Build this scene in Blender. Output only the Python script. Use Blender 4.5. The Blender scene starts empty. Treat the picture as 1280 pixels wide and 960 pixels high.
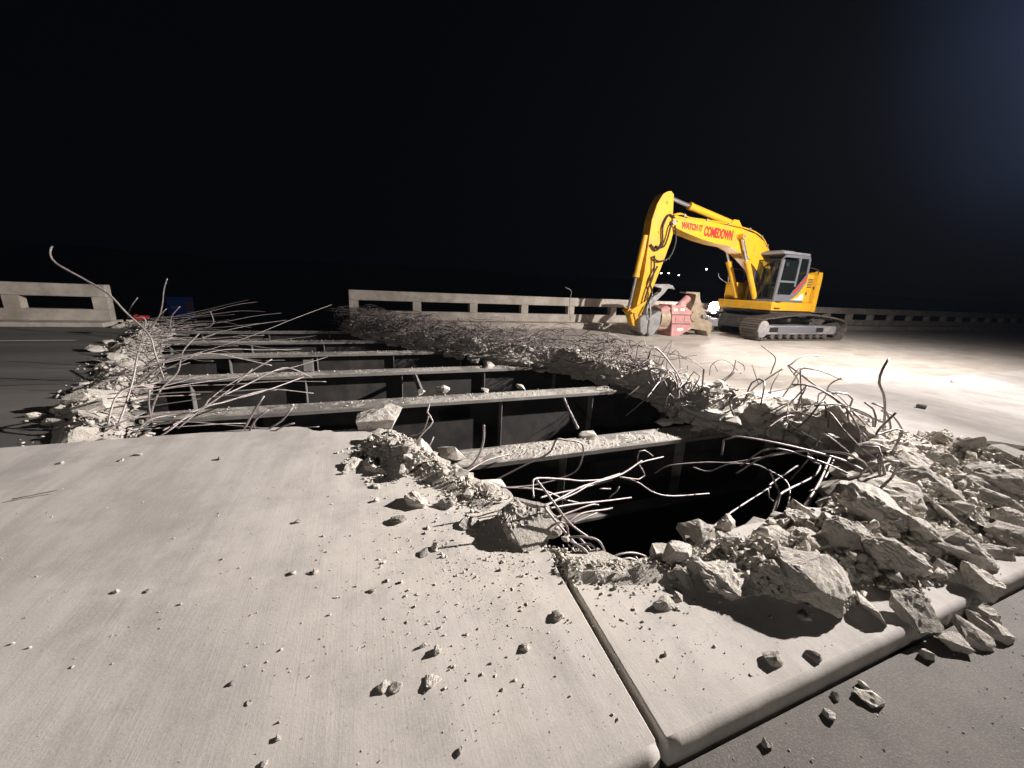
import bpy, bmesh, math, random
import numpy as np
from mathutils import Vector, Matrix, noise
from mathutils.geometry import delaunay_2d_cdt
rnd = random.Random(7)
SC = bpy.context.scene
COL = SC.collection

# ------------------------------------------------------------------ camera, night sky, light, exposure
F = 481.0                      # focal length in pixels of the 1280-wide photograph
AX = Vector((0.93306, -0.04739, 0.35621))     # world X (along the bridge) seen in the camera (right, down, forward)
h2 = Vector((AX.x / AX.z * F - 1000, AX.y / AX.z * F - 47.0, F))
AX.normalize()
AZ = AX.cross(h2).normalized()
if AZ.y > 0: AZ = -AZ
AY = AZ.cross(AX)
if AY.z < 0: AY = -AY
EYE = Vector((0, 0, 1.6))
cam = bpy.data.cameras.new('camera'); camo = bpy.data.objects.new('camera', cam); COL.objects.link(camo)
right = Vector((AX.x, AY.x, AZ.x)); down = Vector((AX.y, AY.y, AZ.y)); fwd = Vector((AX.z, AY.z, AZ.z))
M = Matrix((right, -down, -fwd)).transposed().to_4x4(); M.translation = EYE
camo.matrix_world = M
cam.sensor_width = 36; cam.lens = 36 * F / 1280; cam.clip_end = 6000; cam.clip_start = 0.05
SC.camera = camo
SC.view_settings.view_transform = 'Standard'; SC.view_settings.look = 'None'
SC.view_settings.exposure = 0.0; SC.view_settings.gamma = 1
SC.cycles.use_denoising = True
SC.cycles.max_bounces = 6

W = bpy.data.worlds.new('World'); SC.world = W; W.use_nodes = True
nt = W.node_tree; nt.nodes.clear()
def wn(t, **k):
    n = nt.nodes.new(t)
    for a, v in k.items(): setattr(n, a, v)
    return n
out = wn('ShaderNodeOutputWorld'); add = wn('ShaderNodeAddShader')
sky = wn('ShaderNodeTexSky'); sky.sky_type = 'NISHITA'; sky.sun_disc = False
sky.sun_elevation = math.radians(-7); sky.sun_rotation = math.radians(80); 
bg = wn('ShaderNodeBackground'); bg.inputs[1].default_value = 0.02
nt.links.new(sky.outputs[0], bg.inputs[0])
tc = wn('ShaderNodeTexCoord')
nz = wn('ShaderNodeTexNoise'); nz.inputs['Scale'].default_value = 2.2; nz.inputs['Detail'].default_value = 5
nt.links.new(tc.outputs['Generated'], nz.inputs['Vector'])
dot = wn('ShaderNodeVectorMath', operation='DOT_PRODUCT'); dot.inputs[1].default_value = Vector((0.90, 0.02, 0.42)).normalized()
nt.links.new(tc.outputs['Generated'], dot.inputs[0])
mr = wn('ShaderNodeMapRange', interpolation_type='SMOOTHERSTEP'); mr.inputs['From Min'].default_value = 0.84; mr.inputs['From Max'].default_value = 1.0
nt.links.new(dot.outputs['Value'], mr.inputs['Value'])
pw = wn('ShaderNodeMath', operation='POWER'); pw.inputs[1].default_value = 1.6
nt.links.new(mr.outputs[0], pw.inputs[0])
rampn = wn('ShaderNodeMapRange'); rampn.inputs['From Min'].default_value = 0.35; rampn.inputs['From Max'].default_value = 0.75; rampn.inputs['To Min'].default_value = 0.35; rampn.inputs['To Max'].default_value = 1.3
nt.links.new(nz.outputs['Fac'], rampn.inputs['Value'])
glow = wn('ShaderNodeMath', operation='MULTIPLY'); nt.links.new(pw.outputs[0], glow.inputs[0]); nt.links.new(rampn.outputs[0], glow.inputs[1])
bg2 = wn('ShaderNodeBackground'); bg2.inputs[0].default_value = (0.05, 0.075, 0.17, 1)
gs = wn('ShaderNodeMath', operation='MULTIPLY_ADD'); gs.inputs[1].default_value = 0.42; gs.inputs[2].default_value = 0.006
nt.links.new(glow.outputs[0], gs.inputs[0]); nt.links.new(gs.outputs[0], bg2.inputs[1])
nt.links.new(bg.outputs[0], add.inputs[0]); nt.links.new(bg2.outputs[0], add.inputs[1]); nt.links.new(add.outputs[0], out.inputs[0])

TOWER = Vector((13.8, 2.55, 5.95))
def floodlight(name, energy, pos, aim, size, blend, rad=0.10, col=(1.0, 0.925, 0.885)):
    l = bpy.data.lights.new(name, 'SPOT'); o = bpy.data.objects.new(name, l); COL.objects.link(o)
    l.energy = energy; l.color = col; l.spot_size = math.radians(size); l.spot_blend = blend; l.shadow_soft_size = rad
    o.location = pos; o.rotation_euler = (Vector(aim) - Vector(pos)).to_track_quat('-Z', 'Y').to_euler()
floodlight('floodlight_far', 31000, TOWER + Vector((-0.4, 0, 0)), (-10.0, 7.0, 0.5), 73, 1.0)
floodlight('floodlight_wide', 11500, TOWER + Vector((-0.4, 0.1, 0)), TOWER + Vector((1.6, 10, -0.8)), 177, 1.0)
floodlight('floodlight_near', 4600, TOWER + Vector((-0.4, -0.1, 0)), (9.8, 3.7, 0), 88, 1.0)
TOWER2 = Vector((-11.0, -13.0, 6.5))     # a second, far weaker tower behind the camera on the left
floodlight('floodlight_back', 2000, TOWER2 + Vector((0.3, 0.3, 0)), (4, 5, 0), 110, 0.8, 0.3)

# ------------------------------------------------------------------ thin night haze round everything built
HZ = bpy.data.meshes.new('haze'); hb = bmesh.new(); bmesh.ops.create_cube(hb, size=1.0, matrix=Matrix.Translation((0, 0, 2.5)) @ Matrix.Diagonal((6400, 6400, 35, 1))); hb.to_mesh(HZ); hb.free()
hm = bpy.data.materials.new('night_haze'); hm.use_nodes = True; hm.node_tree.nodes.clear()
ho = hm.node_tree.nodes.new('ShaderNodeOutputMaterial'); hv = hm.node_tree.nodes.new('ShaderNodeVolumePrincipled'); hv.inputs['Density'].default_value = 0.00016
hv.inputs['Color'].default_value = (0.62, 0.76, 1.0, 1); hm.node_tree.links.new(hv.outputs[0], ho.inputs['Volume'])
hob = bpy.data.objects.new('haze', HZ); COL.objects.link(hob); HZ.materials.append(hm); hob['kind'] = 'stuff'; hob['label'] = 'thin haze glowing round the floodlights at night'; hob['category'] = 'haze'

# ------------------------------------------------------------------ placing helpers
def ray(px, py):
    c = Vector((px - 640, py - 480, F)); return Vector((AX.dot(c), AY.dot(c), AZ.dot(c)))
def at(px, py, z=0.0):
    r = ray(px, py); return EYE + r * ((z - EYE.z) / r.z)
def aty(px, py, Y):
    r = ray(px, py); return EYE + r * (Y / r.y)
def depth(p): return max(0.3, (Vector(p) - EYE).dot(fwd))

# ------------------------------------------------------------------ materials
def mat(name):
    m = bpy.data.materials.new(name); m.use_nodes = True
    n = m.node_tree; b = n.nodes['Principled BSDF']; return m, n, b
def N(n, t, **k):
    x = n.nodes.new(t)
    for a, v in k.items(): setattr(x, a, v)
    return x
def coords(n, scale=(1, 1, 1)):
    t = N(n, 'ShaderNodeTexCoord'); mp = N(n, 'ShaderNodeMapping'); mp.inputs['Scale'].default_value = scale
    n.links.new(t.outputs['Object'], mp.inputs['Vector']); return mp.outputs[0]
def noi(n, vec, scale, detail=4, rough=0.55):
    x = N(n, 'ShaderNodeTexNoise'); x.inputs['Scale'].default_value = scale; x.inputs['Detail'].default_value = detail; x.inputs['Roughness'].default_value = rough
    n.links.new(vec, x.inputs['Vector']); return x.outputs['Fac']
def rng(n, v, a, b, c=0.0, d=1.0):
    x = N(n, 'ShaderNodeMapRange'); x.inputs[1].default_value = a; x.inputs[2].default_value = b; x.inputs[3].default_value = c; x.inputs[4].default_value = d
    n.links.new(v, x.inputs[0]); return x.outputs[0]
def mix(n, f, a, b, mode='MIX'):
    x = N(n, 'ShaderNodeMix', data_type='RGBA', blend_type=mode)
    for s, v in ((x.inputs[0], f), (x.inputs[6], a), (x.inputs[7], b)):
        if isinstance(v, (int, float)): s.default_value = v
        elif isinstance(v, tuple): s.default_value = (*v, 1)
        else: n.links.new(v, s)
    return x.outputs[2]
def math_(n, op, a, b=None):
    x = N(n, 'ShaderNodeMath', operation=op)
    for s, v in zip(x.inputs, (a, b)):
        if v is None: continue
        if isinstance(v, (int, float)): s.default_value = v
        else: n.links.new(v, s)
    return x.outputs[0]
def bump(n, b, hs, dist=0.01, strength=1.0):
    prev = None
    for h, d in hs:
        x = N(n, 'ShaderNodeBump'); x.inputs['Distance'].default_value = d; x.inputs['Strength'].default_value = strength
        n.links.new(h, x.inputs['Height'])
        if prev: n.links.new(prev, x.inputs['Normal'])
        prev = x.outputs[0]
    n.links.new(prev, b.inputs['Normal'])

def concrete_slab():
    m, n, b = mat('broomed_concrete'); v = coords(n)
    big = noi(n, v, 0.55, 5); med = noi(n, v, 4.0, 6, 0.65); fine = noi(n, v, 90, 3)
    tracks = noi(n, coords(n, (7.0, 0.5, 1)), 1.0, 5, 0.6)
    broom = noi(n, coords(n, (95, 2.2, 1)), 1.0, 4, 0.7)
    c = mix(n, rng(n, big, 0.35, 0.68), (0.42, 0.395, 0.372), (0.51, 0.482, 0.457))
    c = mix(n, math_(n, 'MULTIPLY', rng(n, med, 0.45, 0.72), 0.35), c, (0.56, 0.53, 0.50))
    c = mix(n, math_(n, 'MULTIPLY', rng(n, tracks, 0.48, 0.72), 0.65), c, (0.30, 0.285, 0.265))
    c = mix(n, math_(n, 'MULTIPLY', rng(n, noi(n, v, 1.3, 7, 0.72), 0.48, 0.66), 0.8), c, (0.27, 0.255, 0.24))
    c = mix(n, math_(n, 'MULTIPLY', rng(n, noi(n, coords(n, (1.6, 0.55, 1)), 1.0, 7, 0.75), 0.46, 0.62), 0.7), c, (0.30, 0.285, 0.27))
    vd = N(n, 'ShaderNodeVectorMath', operation='DISTANCE'); vd.inputs[1].default_value = (1.0, 2.3, 0); n.links.new(v, vd.inputs[0])
    dusty = math_(n, 'MULTIPLY', rng(n, vd.outputs['Value'], 0.5, 2.1, 1.0, 0.0), rng(n, noi(n, v, 3.2, 8, 0.75), 0.36, 0.60))
    c = mix(n, math_(n, 'MULTIPLY', dusty, 0.75), c, (0.60, 0.56, 0.48))
    c = mix(n, math_(n, 'MULTIPLY', rng(n, broom, 0.4, 0.7), 0.14), c, (0.30, 0.28, 0.25))
    c = mix(n, math_(n, 'MULTIPLY', rng(n, fine, 0.4, 0.7), 0.25), c, (0.55, 0.51, 0.46))
    pit = N(n, 'ShaderNodeTexVoronoi'); pit.inputs['Scale'].default_value = 55; n.links.new(v, pit.inputs['Vector'])
    pits = math_(n, 'MULTIPLY', rng(n, pit.outputs['Distance'], 0.05, 0.14, 1.0, 0.0), rng(n, noi(n, v, 7, 3), 0.5, 0.62))
    c = mix(n, math_(n, 'MULTIPLY', pits, 0.5), c, (0.22, 0.205, 0.19))
    lump = noi(n, v, 240, 2)
    n.links.new(c, b.inputs['Base Color']); b.inputs['Roughness'].default_value = 0.88; b.inputs['Specular IOR Level'].default_value = 0.25
    bump(n, b, [(broom, 0.0016), (fine, 0.0016), (lump, 0.0010)], strength=0.55)
    return m
def road_mat():
    m, n, b = mat('dusty_deck'); v = coords(n); sep = N(n, 'ShaderNodeSeparateXYZ')
    n.links.new(v, sep.inputs[0])
    streak = noi(n, coords(n, (0.35, 0.95, 1)), 1.0, 6, 0.62)
    patch = noi(n, coords(n, (0.5, 0.8, 1)), 1.15, 7, 0.6)
    fine = noi(n, v, 60, 3); lane = noi(n, coords(n, (0.03, 0.8, 1)), 1.3, 4)
    base = mix(n, rng(n, lane, 0.35, 0.7), (0.075, 0.072, 0.068), (0.15, 0.142, 0.13))
    base = mix(n, math_(n, 'MULTIPLY', rng(n, fine, 0.45, 0.7), 0.3), base, (0.18, 0.17, 0.155))
    zone = rng(n, sep.outputs[0], -1.0, 5.0)  # pale dust towards the right; its tone also paints in the lamp glare there
    dust_glare = math_(n, 'MULTIPLY', rng(n, streak, 0.3, 0.56, 0.7, 1.0), zone)
    c = mix(n, dust_glare, base, (0.46, 0.42, 0.37))
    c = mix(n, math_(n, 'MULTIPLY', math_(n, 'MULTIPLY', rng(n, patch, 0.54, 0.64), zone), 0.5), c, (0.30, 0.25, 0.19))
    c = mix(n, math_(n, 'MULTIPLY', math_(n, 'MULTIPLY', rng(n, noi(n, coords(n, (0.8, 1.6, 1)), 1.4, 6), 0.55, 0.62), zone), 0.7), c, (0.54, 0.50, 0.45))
    n.links.new(c, b.inputs['Base Color'])
    n.links.new(rng(n, patch, 0.4, 0.65, 0.92, 0.72), b.inputs['Roughness']); b.inputs['Specular IOR Level'].default_value = 0.25
    bump(n, b, [(fine, 0.003), (streak, 0.01)], strength=0.5)
    return m
def asphalt_mat():
    m, n, b = mat('worn_pavement'); v = coords(n)
    fine = noi(n, v, 120, 3, 0.7); big = noi(n, v, 1.6, 6, 0.65)
    vo = N(n, 'ShaderNodeTexVoronoi'); vo.inputs['Scale'].default_value = 38; n.links.new(v, vo.inputs['Vector'])
    c = mix(n, rng(n, big, 0.35, 0.68), (0.075, 0.069, 0.062), (0.15, 0.139, 0.124))
    c = mix(n, math_(n, 'MULTIPLY', rng(n, fine, 0.5, 0.72), 0.5), c, (0.27, 0.25, 0.22))
    c = mix(n, math_(n, 'MULTIPLY', rng(n, vo.outputs['Distance'], 0.0, 0.12, 1.0, 0.0), 0.6), c, (0.42, 0.39, 0.35))
    n.links.new(c, b.inputs['Base Color']); b.inputs['Roughness'].default_value = 0.8; b.inputs['Specular IOR Level'].default_value = 0.3
    bump(n, b, [(fine, 0.004), (big, 0.006)], strength=0.7)
    return m
def broken_mat(name='broken_concrete', a=(0.42, 0.38, 0.315), c2=(0.56, 0.51, 0.43)):
    m, n, b = mat(name); v = coords(n)
    oi = N(n, 'ShaderNodeObjectInfo')
    off = N(n, 'ShaderNodeVectorMath', operation='SCALE'); off.inputs[3].default_value = 37.0
    cmb = N(n, 'ShaderNodeCombineXYZ')
    for i in range(3): n.links.new(oi.outputs['Random'], cmb.inputs[i])
    n.links.new(cmb.outputs[0], off.inputs[0])
    ad = N(n, 'ShaderNodeVectorMath', operation='ADD'); n.links.new(v, ad.inputs[0]); n.links.new(off.outputs[0], ad.inputs[1]); v = ad.outputs[0]
    big = noi(n, v, 5, 6, 0.65); fine = noi(n, v, 45, 5, 0.7); vf = noi(n, v, 160, 3, 0.6)
    vo = N(n, 'ShaderNodeTexVoronoi'); vo.inputs['Scale'].default_value = 42; n.links.new(v, vo.inputs['Vector'])
    stone = rng(n, vo.outputs['Distance'], 0.28, 0.34, 1.0, 0.0)
    c = mix(n, rng(n, big, 0.3, 0.7), a, c2)
    c = mix(n, math_(n, 'MULTIPLY', stone, math_(n, 'MULTIPLY', rng(n, fine, 0.42, 0.6), 0.6)), c, vo.outputs['Color'])
    c = mix(n, 0.25, c, mix(n, rng(n, fine, 0.35, 0.7), (0.26, 0.235, 0.20), (0.60, 0.55, 0.47)))
    hs = N(n, 'ShaderNodeHueSaturation'); n.links.new(c, hs.inputs['Color'])
    n.links.new(rng(n, oi.outputs['Random'], 0, 1, 0.82, 1.12), hs.inputs['Value']); hs.inputs['Saturation'].default_value = 0.72
    n.links.new(hs.outputs[0], b.inputs['Base Color']); b.inputs['Roughness'].default_value = 0.93; b.inputs['Specular IOR Level'].default_value = 0.2
    bump(n, b, [(big, 0.008), (fine, 0.013), (stone, 0.005), (vf, 0.004)], strength=0.8)
    return m
def simple(name, col, rough=0.5, metal=0.0, var=0.25, scale=9.0, dirt=None, bumpd=0.0, spec=0.4):
    m, n, b = mat(name); v = coords(n)
    f = noi(n, v, scale, 6, 0.65)
    dk = tuple(x * (1 - var) for x in col)
    c = mix(n, rng(n, f, 0.35, 0.68), dk, col)
    if dirt:
        g = noi(n, v, scale * 0.45, 6, 0.7)
        c = mix(n, math_(n, 'MULTIPLY', rng(n, g, 0.50, 0.68), 0.7), c, dirt)
    n.links.new(c, b.inputs['Base Color']); b.inputs['Metallic'].default_value = metal; b.inputs['Specular IOR Level'].default_value = spec
    n.links.new(rng(n, f, 0.3, 0.7, rough * 0.85, min(1, rough * 1.15)), b.inputs['Roughness'])
    if bumpd: bump(n, b, [(noi(n, v, scale * 6, 4, 0.7), bumpd)], strength=0.7)
    return m
def emis(name, col, s):
    m, n, b = mat(name); b.inputs['Base Color'].default_value = (*col, 1)
    b.inputs['Emission Color'].default_value = (*col, 1); b.inputs['Emission Strength'].default_value = s; return m
MT = {}
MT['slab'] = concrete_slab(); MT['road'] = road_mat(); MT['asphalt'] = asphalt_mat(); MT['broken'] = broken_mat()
MT['darkchunk'] = broken_mat('stained_concrete', (0.17, 0.15, 0.135), (0.31, 0.28, 0.25))
MT['rail'] = simple('railing_concrete', (0.50, 0.45, 0.39), 0.9, var=0.35, scale=2.2, dirt=(0.24, 0.21, 0.17), bumpd=0.004, spec=0.2)
MT['steel'] = simple('girder_steel', (0.20, 0.19, 0.175), 0.6, var=0.3, scale=4, dirt=(0.15, 0.135, 0.115), bumpd=0.003)
MT['tangle'] = simple('dark_wire', (0.22, 0.19, 0.185), 0.5, metal=0.45, var=0.4, scale=14, dirt=(0.13, 0.095, 0.08))  # darker tone than the other bars
MT['web'] = simple('shaded_web_steel', (0.026, 0.025, 0.024), 0.75, var=0.5, scale=3, dirt=(0.055, 0.045, 0.036))  # shade on the webs put into the colour; flanges keep the lighter steel
MT['rebar'] = simple('rebar_steel', (0.36, 0.32, 0.31), 0.52, metal=0.35, var=0.4, scale=14, dirt=(0.16, 0.11, 0.09), bumpd=0.002)
MT['yellow'] = simple('yellow_paint', (0.70, 0.37, 0.018), 0.45, var=0.12, scale=5, dirt=(0.42, 0.27, 0.07))
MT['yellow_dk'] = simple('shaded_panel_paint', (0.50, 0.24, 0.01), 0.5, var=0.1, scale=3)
MT['red'] = simple('worn_red_paint', (0.50, 0.25, 0.235), 0.8, var=0.3, scale=6, dirt=(0.50, 0.38, 0.34), bumpd=0.004)
MT['redtext'] = simple('red_lettering', (0.62, 0.03, 0.025), 0.5, var=0.05)
MT['tan'] = simple('bare_jaw_steel', (0.42, 0.33, 0.23), 0.5, metal=0.3, var=0.35, scale=5, dirt=(0.55, 0.47, 0.38), bumpd=0.004)
MT['greysteel'] = simple('scuffed_steel', (0.36, 0.35, 0.34), 0.5, metal=0.4, var=0.4, scale=5, bumpd=0.003)
MT['cabgrey'] = simple('cab_grey_paint', (0.15, 0.15, 0.165), 0.45, var=0.12, scale=4)
MT['cablight'] = simple('roof_grey_paint', (0.21, 0.21, 0.22), 0.45, var=0.12, scale=4)
MT['black'] = simple('black_rubber', (0.018, 0.018, 0.018), 0.6, var=0.2)
MT['dark'] = simple('dark_steel', (0.05, 0.047, 0.045), 0.6, var=0.3, dirt=(0.11, 0.095, 0.08))
MT['track'] = simple('dusty_track_steel', (0.16, 0.14, 0.12), 0.6, metal=0.3, var=0.45, scale=7, dirt=(0.12, 0.105, 0.09))
MT['frame'] = simple('track_frame_paint', (0.25, 0.24, 0.25), 0.55, var=0.25, scale=4, dirt=(0.46, 0.41, 0.34))
MT['chrome'] = simple('chrome_rod', (0.85, 0.84, 0.85), 0.22, metal=0.9, var=0.05)
MT['white'] = simple('white_print', (0.75, 0.73, 0.70), 0.5, var=0.08)
MT['paintline'] = simple('worn_white_line', (0.55, 0.51, 0.43), 0.8, var=0.4, scale=6, dirt=(0.28, 0.26, 0.22))
MT['yline'] = simple('worn_yellow_line', (0.60, 0.40, 0.10), 0.8, var=0.45, scale=5, dirt=(0.36, 0.29, 0.2))
MT['crust'] = broken_mat('girder_residue', (0.20, 0.18, 0.15), (0.36, 0.33, 0.28))
MT['wood'] = simple('dark_timber', (0.10, 0.08, 0.07), 0.9, var=0.5, scale=12, bumpd=0.02)
MT['ground'] = simple('night_ground', (0.035, 0.035, 0.028), 1.0, var=0.4, scale=0.2, spec=0.1)
MT['signblue'] = simple('sign_blue', (0.02, 0.08, 0.42), 0.6, var=0.1, scale=2)
MT['signred'] = simple('sign_brown', (0.16, 0.07, 0.09), 0.6, var=0.1, scale=2)
MT['signgrey'] = simple('sign_grey', (0.22, 0.24, 0.28), 0.6, var=0.1, scale=2)
MT['plastic'] = simple('red_plastic', (0.30, 0.02, 0.015), 0.5, var=0.15)
MT['lamp'] = emis('lamp_glow', (1.0, 0.90, 0.86), 60)
MT['worklamp'] = emis('worklamp_glow', (1.0, 0.88, 0.84), 260)
MT['farlamp'] = emis('far_lamp_glow', (1.0, 0.93, 0.85), 12)
def glassmat():
    m, n, b = mat('cab_glass'); b.inputs['Base Color'].default_value = (0.015, 0.02, 0.02, 1); b.inputs['Roughness'].default_value = 0.06
    b.inputs['Specular IOR Level'].default_value = 0.8
    t = N(n, 'ShaderNodeBsdfTransparent'); t.inputs[0].default_value = (0.62, 0.68, 0.66, 1); mx = N(n, 'ShaderNodeMixShader'); mx.inputs[0].default_value = 0.45
    o = n.nodes['Material Output']; n.links.new(t.outputs[0], mx.inputs[1]); n.links.new(b.outputs[0], mx.inputs[2]); n.links.new(mx.outputs[0], o.inputs[0])
    return m
MT['glass'] = glassmat()

# ------------------------------------------------------------------ object helpers
def link(name, me, m, parent=None, smooth=False):
    o = bpy.data.objects.new(name, me); COL.objects.link(o)
    if m is not None: me.materials.append(MT[m] if isinstance(m, str) else m)
    if parent is not None: o.parent = parent
    if smooth: me.polygons.foreach_set('use_smooth', [True] * len(me.polygons))
    return o
def obj(name, bm, m, parent=None, smooth=False):
    bmesh.ops.recalc_face_normals(bm, faces=bm.faces)
    me = bpy.data.meshes.new(name); bm.to_mesh(me); bm.free(); return link(name, me, m, parent, smooth)
def tag(o, label, cat, group=None, kind=None):
    o['label'] = label; o['category'] = cat
    if group: o['group'] = group
    if kind: o['kind'] = kind
    return o
def struct(o): o['kind'] = 'structure'; return o
def empty(name, loc, label, cat, group=None):
    o = bpy.data.objects.new(name, None); COL.objects.link(o); o.location = loc; return tag(o, label, cat, group)
def box(bm, c, s, rot=None, bev=0.0):
    r = bmesh.ops.create_cube(bm, size=1.0); vs = r['verts']
    for v in vs: v.co = Vector((v.co.x * s[0], v.co.y * s[1], v.co.z * s[2]))
    if bev:
        es = list({e for v in vs for e in v.link_edges})
        g = bmesh.ops.bevel(bm, geom=es, offset=bev, segments=2, affect='EDGES', profile=0.5)
        vs = list({v for f in g['faces'] for v in f.verts} | {v for v in vs if v.is_valid})
    if rot is not None:
        for v in vs: v.co = rot @ v.co
    for v in vs: v.co += Vector(c)
    return bm
def bx(c, s, rot=None, bev=0.0): return box(bmesh.new(), c, s, rot, bev)
def b2(x0, x1, y0, y1, z0, z1, bev=0.0): return bx(((x0 + x1) / 2, (y0 + y1) / 2, (z0 + z1) / 2), (x1 - x0, y1 - y0, z1 - z0), None, bev)
def prism(bm, pts, y0, y1, bev=0.0):
    a = [bm.verts.new((x, y0, z)) for x, z in pts]; b = [bm.verts.new((x, y1, z)) for x, z in pts]
    n = len(pts); fs = [bm.faces.new(a), bm.faces.new(b[::-1])]
    for i in range(n): fs.append(bm.faces.new((a[i], b[i], b[(i + 1) % n], a[(i + 1) % n])))
    if bev:
        es = list({e for f in fs[:2] for e in f.edges})
        bmesh.ops.bevel(bm, geom=es, offset=bev, segments=2, affect='EDGES')
    return bm
def pr(pts, y0, y1, bev=0.0): return prism(bmesh.new(), pts, y0, y1, bev)
def cyl(bm, p, q, r, r2=None, seg=16):
    p, q = Vector(p), Vector(q); d = q - p; r2 = r if r2 is None else r2
    ma = Matrix.Translation((p + q) / 2) @ d.to_track_quat('Z', 'Y').to_matrix().to_4x4()
    bmesh.ops.create_cone(bm, cap_ends=True, segments=seg, radius1=r, radius2=r2, depth=d.length, matrix=ma); return bm
def cy(p, q, r, r2=None, seg=16): return cyl(bmesh.new(), p, q, r, r2, seg)
def spline(pts, step):
    P = [Vector(p) for p in pts]; P = [P[0] * 2 - P[1]] + P + [P[-1] * 2 - P[-2]]; o = []
    for i in range(1, len(P) - 2):
        a, b, c, d = P[i - 1:i + 3]; n = max(1, int((c - b).length / step))
        for k in range(n):
            t = k / n
            o.append(0.5 * (2 * b + (c - a) * t + (2 * a - 5 * b + 4 * c - d) * t * t + (3 * b - a - 3 * c + d) * t ** 3))
    o.append(P[-2]); return o
def tube_data(path, r, sides=6, rib=0.0):
    V = []; Fs = []; T = None; nrm = None
    for i, p in enumerate(path):
        t = (path[min(i + 1, len(path) - 1)] - path[max(i - 1, 0)])
        t = t.normalized() if t.length > 1e-9 else Vector((0, 0, 1))
        if nrm is None: nrm = t.orthogonal().normalized()
        else:
            nrm = nrm - t * nrm.dot(t); nrm = nrm.normalized() if nrm.length > 1e-6 else t.orthogonal().normalized()
        bn = t.cross(nrm); rr = r * (1 + (rib if i % 2 else -rib))
        for k in range(sides):
            a = 2 * math.pi * k / sides; V.append(p + (nrm * math.cos(a) + bn * math.sin(a)) * rr)
    n = len(path)
    for i in range(n - 1):
        for k in range(sides):
            a = i * sides + k; b = i * sides + (k + 1) % sides
            Fs.append((a, b, b + sides, a + sides))
    Fs.append(tuple(range(sides - 1, -1, -1))); Fs.append(tuple(range((n - 1) * sides, n * sides)))
    return V, Fs
def tube(name, pts, r, m, parent=None, sides=6, step=0.06, rib=0.0):
    V, Fs = tube_data(spline(pts, step), r, sides, rib)
    me = bpy.data.meshes.new(name); me.from_pydata([tuple(v) for v in V], [], Fs); me.update()
    return link(name, me, m, parent, True)

# ------------------------------------------------------------------ ground, hill, embankment
me = bpy.data.meshes.new('ground'); me.from_pydata([(-3000, -3000, -14), (3000, -3000, -14), (3000, 3000, -14), (-3000, 3000, -14)], [], [(0, 1, 2, 3)])
struct(link('ground', me, 'ground'))
def grid(name, x0, x1, y0, y1, nx, ny, fz, m):
    V = []; Fs = []
    for j in range(ny + 1):
        for i in range(nx + 1):
            x = x0 + (x1 - x0) * i / nx; y = y0 + (y1 - y0) * j / ny; V.append((x, y, fz(x, y)))
    for j in range(ny):
        for i in range(nx):
            a = j * (nx + 1) + i; Fs.append((a, a + 1, a + nx + 2, a + nx + 1))
    me = bpy.data.meshes.new(name); me.from_pydata(V, [], Fs); me.update(); return link(name, me, m, None, True)
def sst(a, b, x):
    t = min(1, max(0, (x - a) / (b - a))); return t * t * (3 - 2 * t)
def hz(x, y): return -14.5 + 24 * sst(130, 255, y) * (1 - 0.8 * sst(420, 700, y)) + 3.5 * noise.noise(Vector((x / 90, y / 90, 0))) * sst(120, 200, y)
struct(grid('hill', -900, 1100, 110, 720, 70, 30, hz, 'ground'))
def ez(x, y): return -14.3 + 8.5 * sst(-4, -14, x) * sst(34, 52, y) * sst(100, 80, y)
struct(grid('embankment', -90, 0, 30, 104, 40, 30, ez, 'ground'))

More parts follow.
